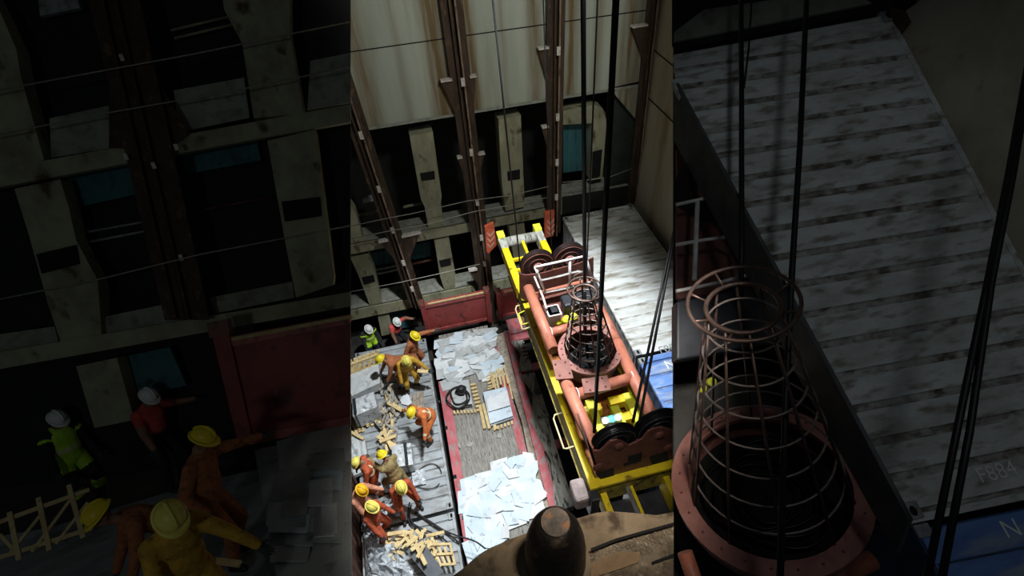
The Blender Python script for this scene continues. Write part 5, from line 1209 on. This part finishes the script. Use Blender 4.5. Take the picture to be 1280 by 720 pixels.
for i in range(5):
    a, c = P(1172 + i * 30, 706 + i * 40, pl=lift(RR, .004)), P(1520, 636 + i * 40, pl=lift(RR, .004)); q = MB(); q.bar(a, c, .012, .012, r_u); q.build('roof_rib', K['blue_side'], bl)
# side wall of the right bay and the dark end behind the container
SWp = (FRp, -r_r)
q = MB(); a, c = P(1118, 24, pl=lift(RR, -.05)), P(1424, 610, pl=lift(RR, -.05)); up_ = (r_u * .9 + r_r * .55).normalized()
q.prism([a, c, c + up_ * 3.2, a + up_ * 3.2], r_r * .05); o = q.build('wall_right_bay', mat('dim_side_wall', (.40, .36, .28), (.30, .27, .20), 4, .65, 0, (.22, .15, .08), .68, (1, .6, .3))); struct(o)
q = MB(); a, c = P(842.5, 64, pl=lift(RR, -.05)), P(1118, 14, pl=lift(RR, -.05))
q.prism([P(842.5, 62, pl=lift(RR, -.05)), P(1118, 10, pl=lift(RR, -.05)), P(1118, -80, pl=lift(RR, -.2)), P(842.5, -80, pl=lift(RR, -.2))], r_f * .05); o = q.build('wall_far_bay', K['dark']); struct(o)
sset(ppoly([(843, 40), (880, 12), (1060, -14), (1090, 4), (1060, 10), (843, 52)], RR, .04, 't', K['ledge'], -.03))
q = MB(); q.prism([P(1106, 8, pl=lift(RR, .04)), P(1148, 16, pl=lift(RR, .04)), P(1130, 40, pl=lift(RR, .04))], -r_u * .05); tag(q.build('gusset_bracket', K['guide']), 'dark bracket at the far corner of the shadowed right roof', 'bracket')
# cable cage of the right bay
c0 = P(958, 604, pl=lift(RR, -.25)); dd = (M3.transposed() @ (c0 - CAM)).z
Ro2 = 114 * dd / F; Ri2 = 93 * dd / F
hb2 = empty('headblock', c0, 'large dim salmon ring frame in the shadowed right bay', 'lifting frame')
# the ring lies level with the roof but seen more from the side
r_n = (r_u * .86 - r_f * .15 + r_r * .0).normalized()
r_n = (A2 @ V(0, 0, 1)); 
q = MB(); q.lathe(c0, [(Ri2, .02), (Ro2, .02), (Ro2, -.03), (Ri2, -.03), (Ri2, .02)], r_n, 56, cap=False); rg2 = q.build('ring_flange', K['ring'], hb2)
q = MB(); q.lathe(c0, [(Ro2 - .04, -.03), (Ro2 - .05, -.25), (Ri2, -.25)], r_n, 48, cap=False); q.build('basket_drum', K['brown'], rg2)
q = MB(); q.lathe(c0, [(.02, -.24), (Ri2 - .005, -.24)], r_n, 40, cap=False); plab(q.build('basket_floor', K['black'], rg2), 'black basket floor')
for k in range(24):
    a = 2 * math.pi * k / 24; u_ = r_n.cross(V(1, 0, 0)).normalized(); w_ = r_n.cross(u_); q = MB(); q.lathe(c0 + (u_ * math.cos(a) + w_ * math.sin(a)) * (Ro2 + Ri2) / 2 + r_n * .02, [(.010, 0), (.010, .008), (.006, .01)], r_n, 6); q.build('bolt', K['brown'], rg2)
t0 = P(928, 384, d=dd * .80); dt = dd * .80
cg2 = empty('cable_basket', c0, 'large dim tapered cable cage standing in the shadowed right bay', 'cage')
u_ = r_n.cross(V(1, 0, 0)).normalized(); w_ = r_n.cross(u_); Rt2 = 43 * dt / F
for k in range(10):
    a = 2 * math.pi * (k + .4) / 10; d_ = u_ * math.cos(a) + w_ * math.sin(a); q = MB(); q.tube([c0 + d_ * Ri2 + r_n * .02, t0 + d_ * Rt2], .010, 7); q.build('cage_bar', K['cage'], cg2)
for k in range(1, 8):
    t = k / 7.6; q = MB(); q.ring(c0.lerp(t0, t), r_n, Ri2 * (1 - t) + Rt2 * t - .008, .008, 44, 7, u=u_); q.build('cage_hoop', K['cager'], cg2)
q = MB(); q.ring(t0, r_n, Rt2, .016, 40, 8); q.build('top_hoop', K['cage'], cg2)
q = MB(); q.ring(t0 + r_n * .05, r_n, Rt2 * 1.5, .013, 40, 8); gh = q.build('guard_hoop', K['cage'], cg2)
for k in range(8):
    a = 2 * math.pi * k / 8; d_ = u_ * math.cos(a) + w_ * math.sin(a); q = MB(); q.tube([t0 + d_ * Rt2, t0 + d_ * Rt2 * 1.5 + r_n * .05], .008, 6); q.build('guard_spoke', K['cage'], gh)
q = MB()
for k in range(5):
    rr_ = Ri2 * (.35 + .1 * k); q.tube([c0 + (u_ * math.cos(t) * rr_ + w_ * math.sin(t) * rr_) * (1 + .1 * math.sin(3 * t + k)) + r_n * (-.21 + .02 * k) for t in [2 * math.pi * i / 40 for i in range(40)]], .014, 7, closed=True)
tag(q.build('control_cable', K['sheaveb']), 'black cable coiled in the large dim cage at the right', 'cable')
for a, c in (((1050, 500), (1165, 740)), ((1000, 740), (1090, 700))):
    q = MB(); q.tube([P(*a, pl=lift(RR, -.35)), P(*c, pl=lift(RR, -.35))], .075, 16); q.build('long_tube', K['salmon'], hb2)
q = MB(); q.tube([P(856, 690, pl=lift(RR, -.35)), P(880, 760, pl=lift(RR, -.35))], .06, 14); q.build('long_tube', K['salmon'], hb2)
ppoly([(846, 186), (925, 200), (935, 330), (990, 420), (900, 400), (846, 372)], RR, .05, 'sheave_plate', K['brown'], -.62, hb2)
cS = P(886, 236, pl=lift(RR, -.45)); dS = (M3.transposed() @ (cS - CAM)).z; axS = -(ray(886, 236).normalized() * .8 + r_u * .2).normalized()
q = MB(); q.lathe(cS, [(.03, -.05), (42 * dS / F, -.05), (42 * dS / F, -.02), (36 * dS / F, 0), (42 * dS / F, .02), (42 * dS / F, .05), (.03, .05)], axS, 40); s_ = q.build('sheave', K['sheave'], hb2)
q = MB(); q.lathe(cS, [(.10, .04), (.10, .09)], axS, 24); plab(q.build('hub', K['ring'], s_), 'bearing hub')
rl2 = empty('guard_rail', P(890, 364, pl=lift(RR, -.2)), 'dim white tube rail at the left edge of the shadowed right bay', 'railing')
for pts in ([(845, 256), (890, 246), (932, 235)], [(845, 306), (880, 300), (908, 296), (922, 304), (928, 330)], [(845, 364), (900, 353), (956, 338)], [(938, 238), (988, 326)]):
    q = MB(); q.tube([P(px, py, pl=lift(RR, -.3)) for px, py in pts], .016, 8); q.build('rail_bar', K['guard'], rl2)
q = MB(); q.tube([P(872, 252, pl=lift(RR, -.3)), P(868, 350, pl=lift(RR, -.3))], .022, 8); q.build('rail_post', K['guard'], rl2)
c = P(912, 408, pl=lift(RR, -.45)); q = MB(); q.obox(c, r_r * .42, r_f * .16, r_u * .1)
q = MB(); q.prism([P(px, py, pl=lift(RR, -.5)) for px, py in ((846, 376), (985, 350), (1010, 396), (1000, 424), (846, 450))], -r_u * .2); tag(q.build('control_box', K['darkbox'], None, .02), 'dim black box behind the large cage at the right', 'box')
for px, py, lb in ((888, 478, 'larger dim yellow fitting seen through the large cage'), (876, 486, 'smaller dim yellow fitting seen through the large cage')):
    q = MB(); q.lathe(P(px, py, pl=lift(RR, -.55)), [(.04, 0), (.04, .05), (.015, .07)], r_u, 12); tag(q.build('yellow_fitting', K['ylime']), lb, 'fitting')
def rope2(pts, r, lb, off=.5):
    rope([P(px, py, pl=lift(RR, off)) for px, py in pts], r, lb)
rope2([(926, -40), (927, 120), (927, 300), (926, 372)], .022, 'thickest black rope hanging at the left of the shadowed right bay', .35)
rope2([(942, -40), (936, 60), (930, 110)], .009, 'thin black line joining the thickest rope at the upper right', .36)
rope2([(1010, -40), (1000, 180), (990, 340), (982, 500), (974, 760)], .022, 'long black rope in front of the large cage at the right', .6)
rope2([(1290, 50), (1262, 210), (1236, 345), (1200, 520), (1155, 740)], .019, 'left one of the paired black ropes at the far right', 1.3)
rope2([(1294, 50), (1266, 220), (1240, 350), (1212, 540), (1174, 740)], .019, 'right one of the paired black ropes at the far right', 1.32)

# ================================================================== LIGHT
def spot(name, loc, tgt, power, deg, col=(1, 1, 1), r=.3, blend=.5):
    l = bpy.data.lights.new(name, 'SPOT'); l.energy = power; l.spot_size = math.radians(deg); l.color = col; l.shadow_soft_size = r; l.spot_blend = blend
    o = bpy.data.objects.new(name, l); COL.objects.link(o); o.location = loc
    o.rotation_euler = (Vector(tgt) - Vector(loc)).to_track_quat('-Z', 'Y').to_euler(); return o
spot('deck_floodlight', (2.0, 8.2, CAMZ - 1.0), (.9, 8.5, 2), 6600, 63, (.93, .98, 1.0), .35, .45)
spot('near_floodlight', (1.4, 6.2, CAMZ - 1.4), (-1.0, 5.9, 2), 2200, 38, (.90, .97, 1.0), .3, .6)
spot('bulkhead_fill', (3.2, 5.5, CAMZ + .5), (3.2, 14, CAMZ - 5.5), 1450, 84, (.97, 1.0, .92), .4, .6)  # unseen fill light added so the far bulkhead is not black
spot('spreader_fill', (.8, 1.5, CAMZ - .2), (2.7, 4.4, CAMZ - 9.2), 1100, 24, (1, .97, .9), .2, .6)  # added fill to brighten the near end of the spreader, no fixture
spot('coaming_fill', (1.0, .6, CAMZ + 1.2), (.65, 1.75, CAMZ - 2.7), 720, 32, (1, .92, .8), .2, .5)  # small spot added for the coaming and cone, not a real lamp
spot('left_bay_fill', (-3.2, -4.0, CAMZ + 3.0), tuple(P(150, 400, d=5.2)), 115, 60, (.9, 1.0, .96), .4, .6)  # weak fill added to light the left bay, no source there
spot('right_bay_fill', (1.6, .4, CAMZ + 2.5), tuple(P(1080, 380, d=4.4)), 74, 60, (.9, .97, 1.0), .4, .6)  # likewise an added weak fill, for the right bay
w = bpy.data.worlds.new('night'); scene.world = w; w.use_nodes = True
w.node_tree.nodes['Background'].inputs[0].default_value = (.55, .65, .7, 1); w.node_tree.nodes['Background'].inputs[1].default_value = .02
scene.view_settings.view_transform = 'Standard'
scene.view_settings.look = 'None'
scene.view_settings.exposure = 0.0
scene.cycles.use_denoising = True
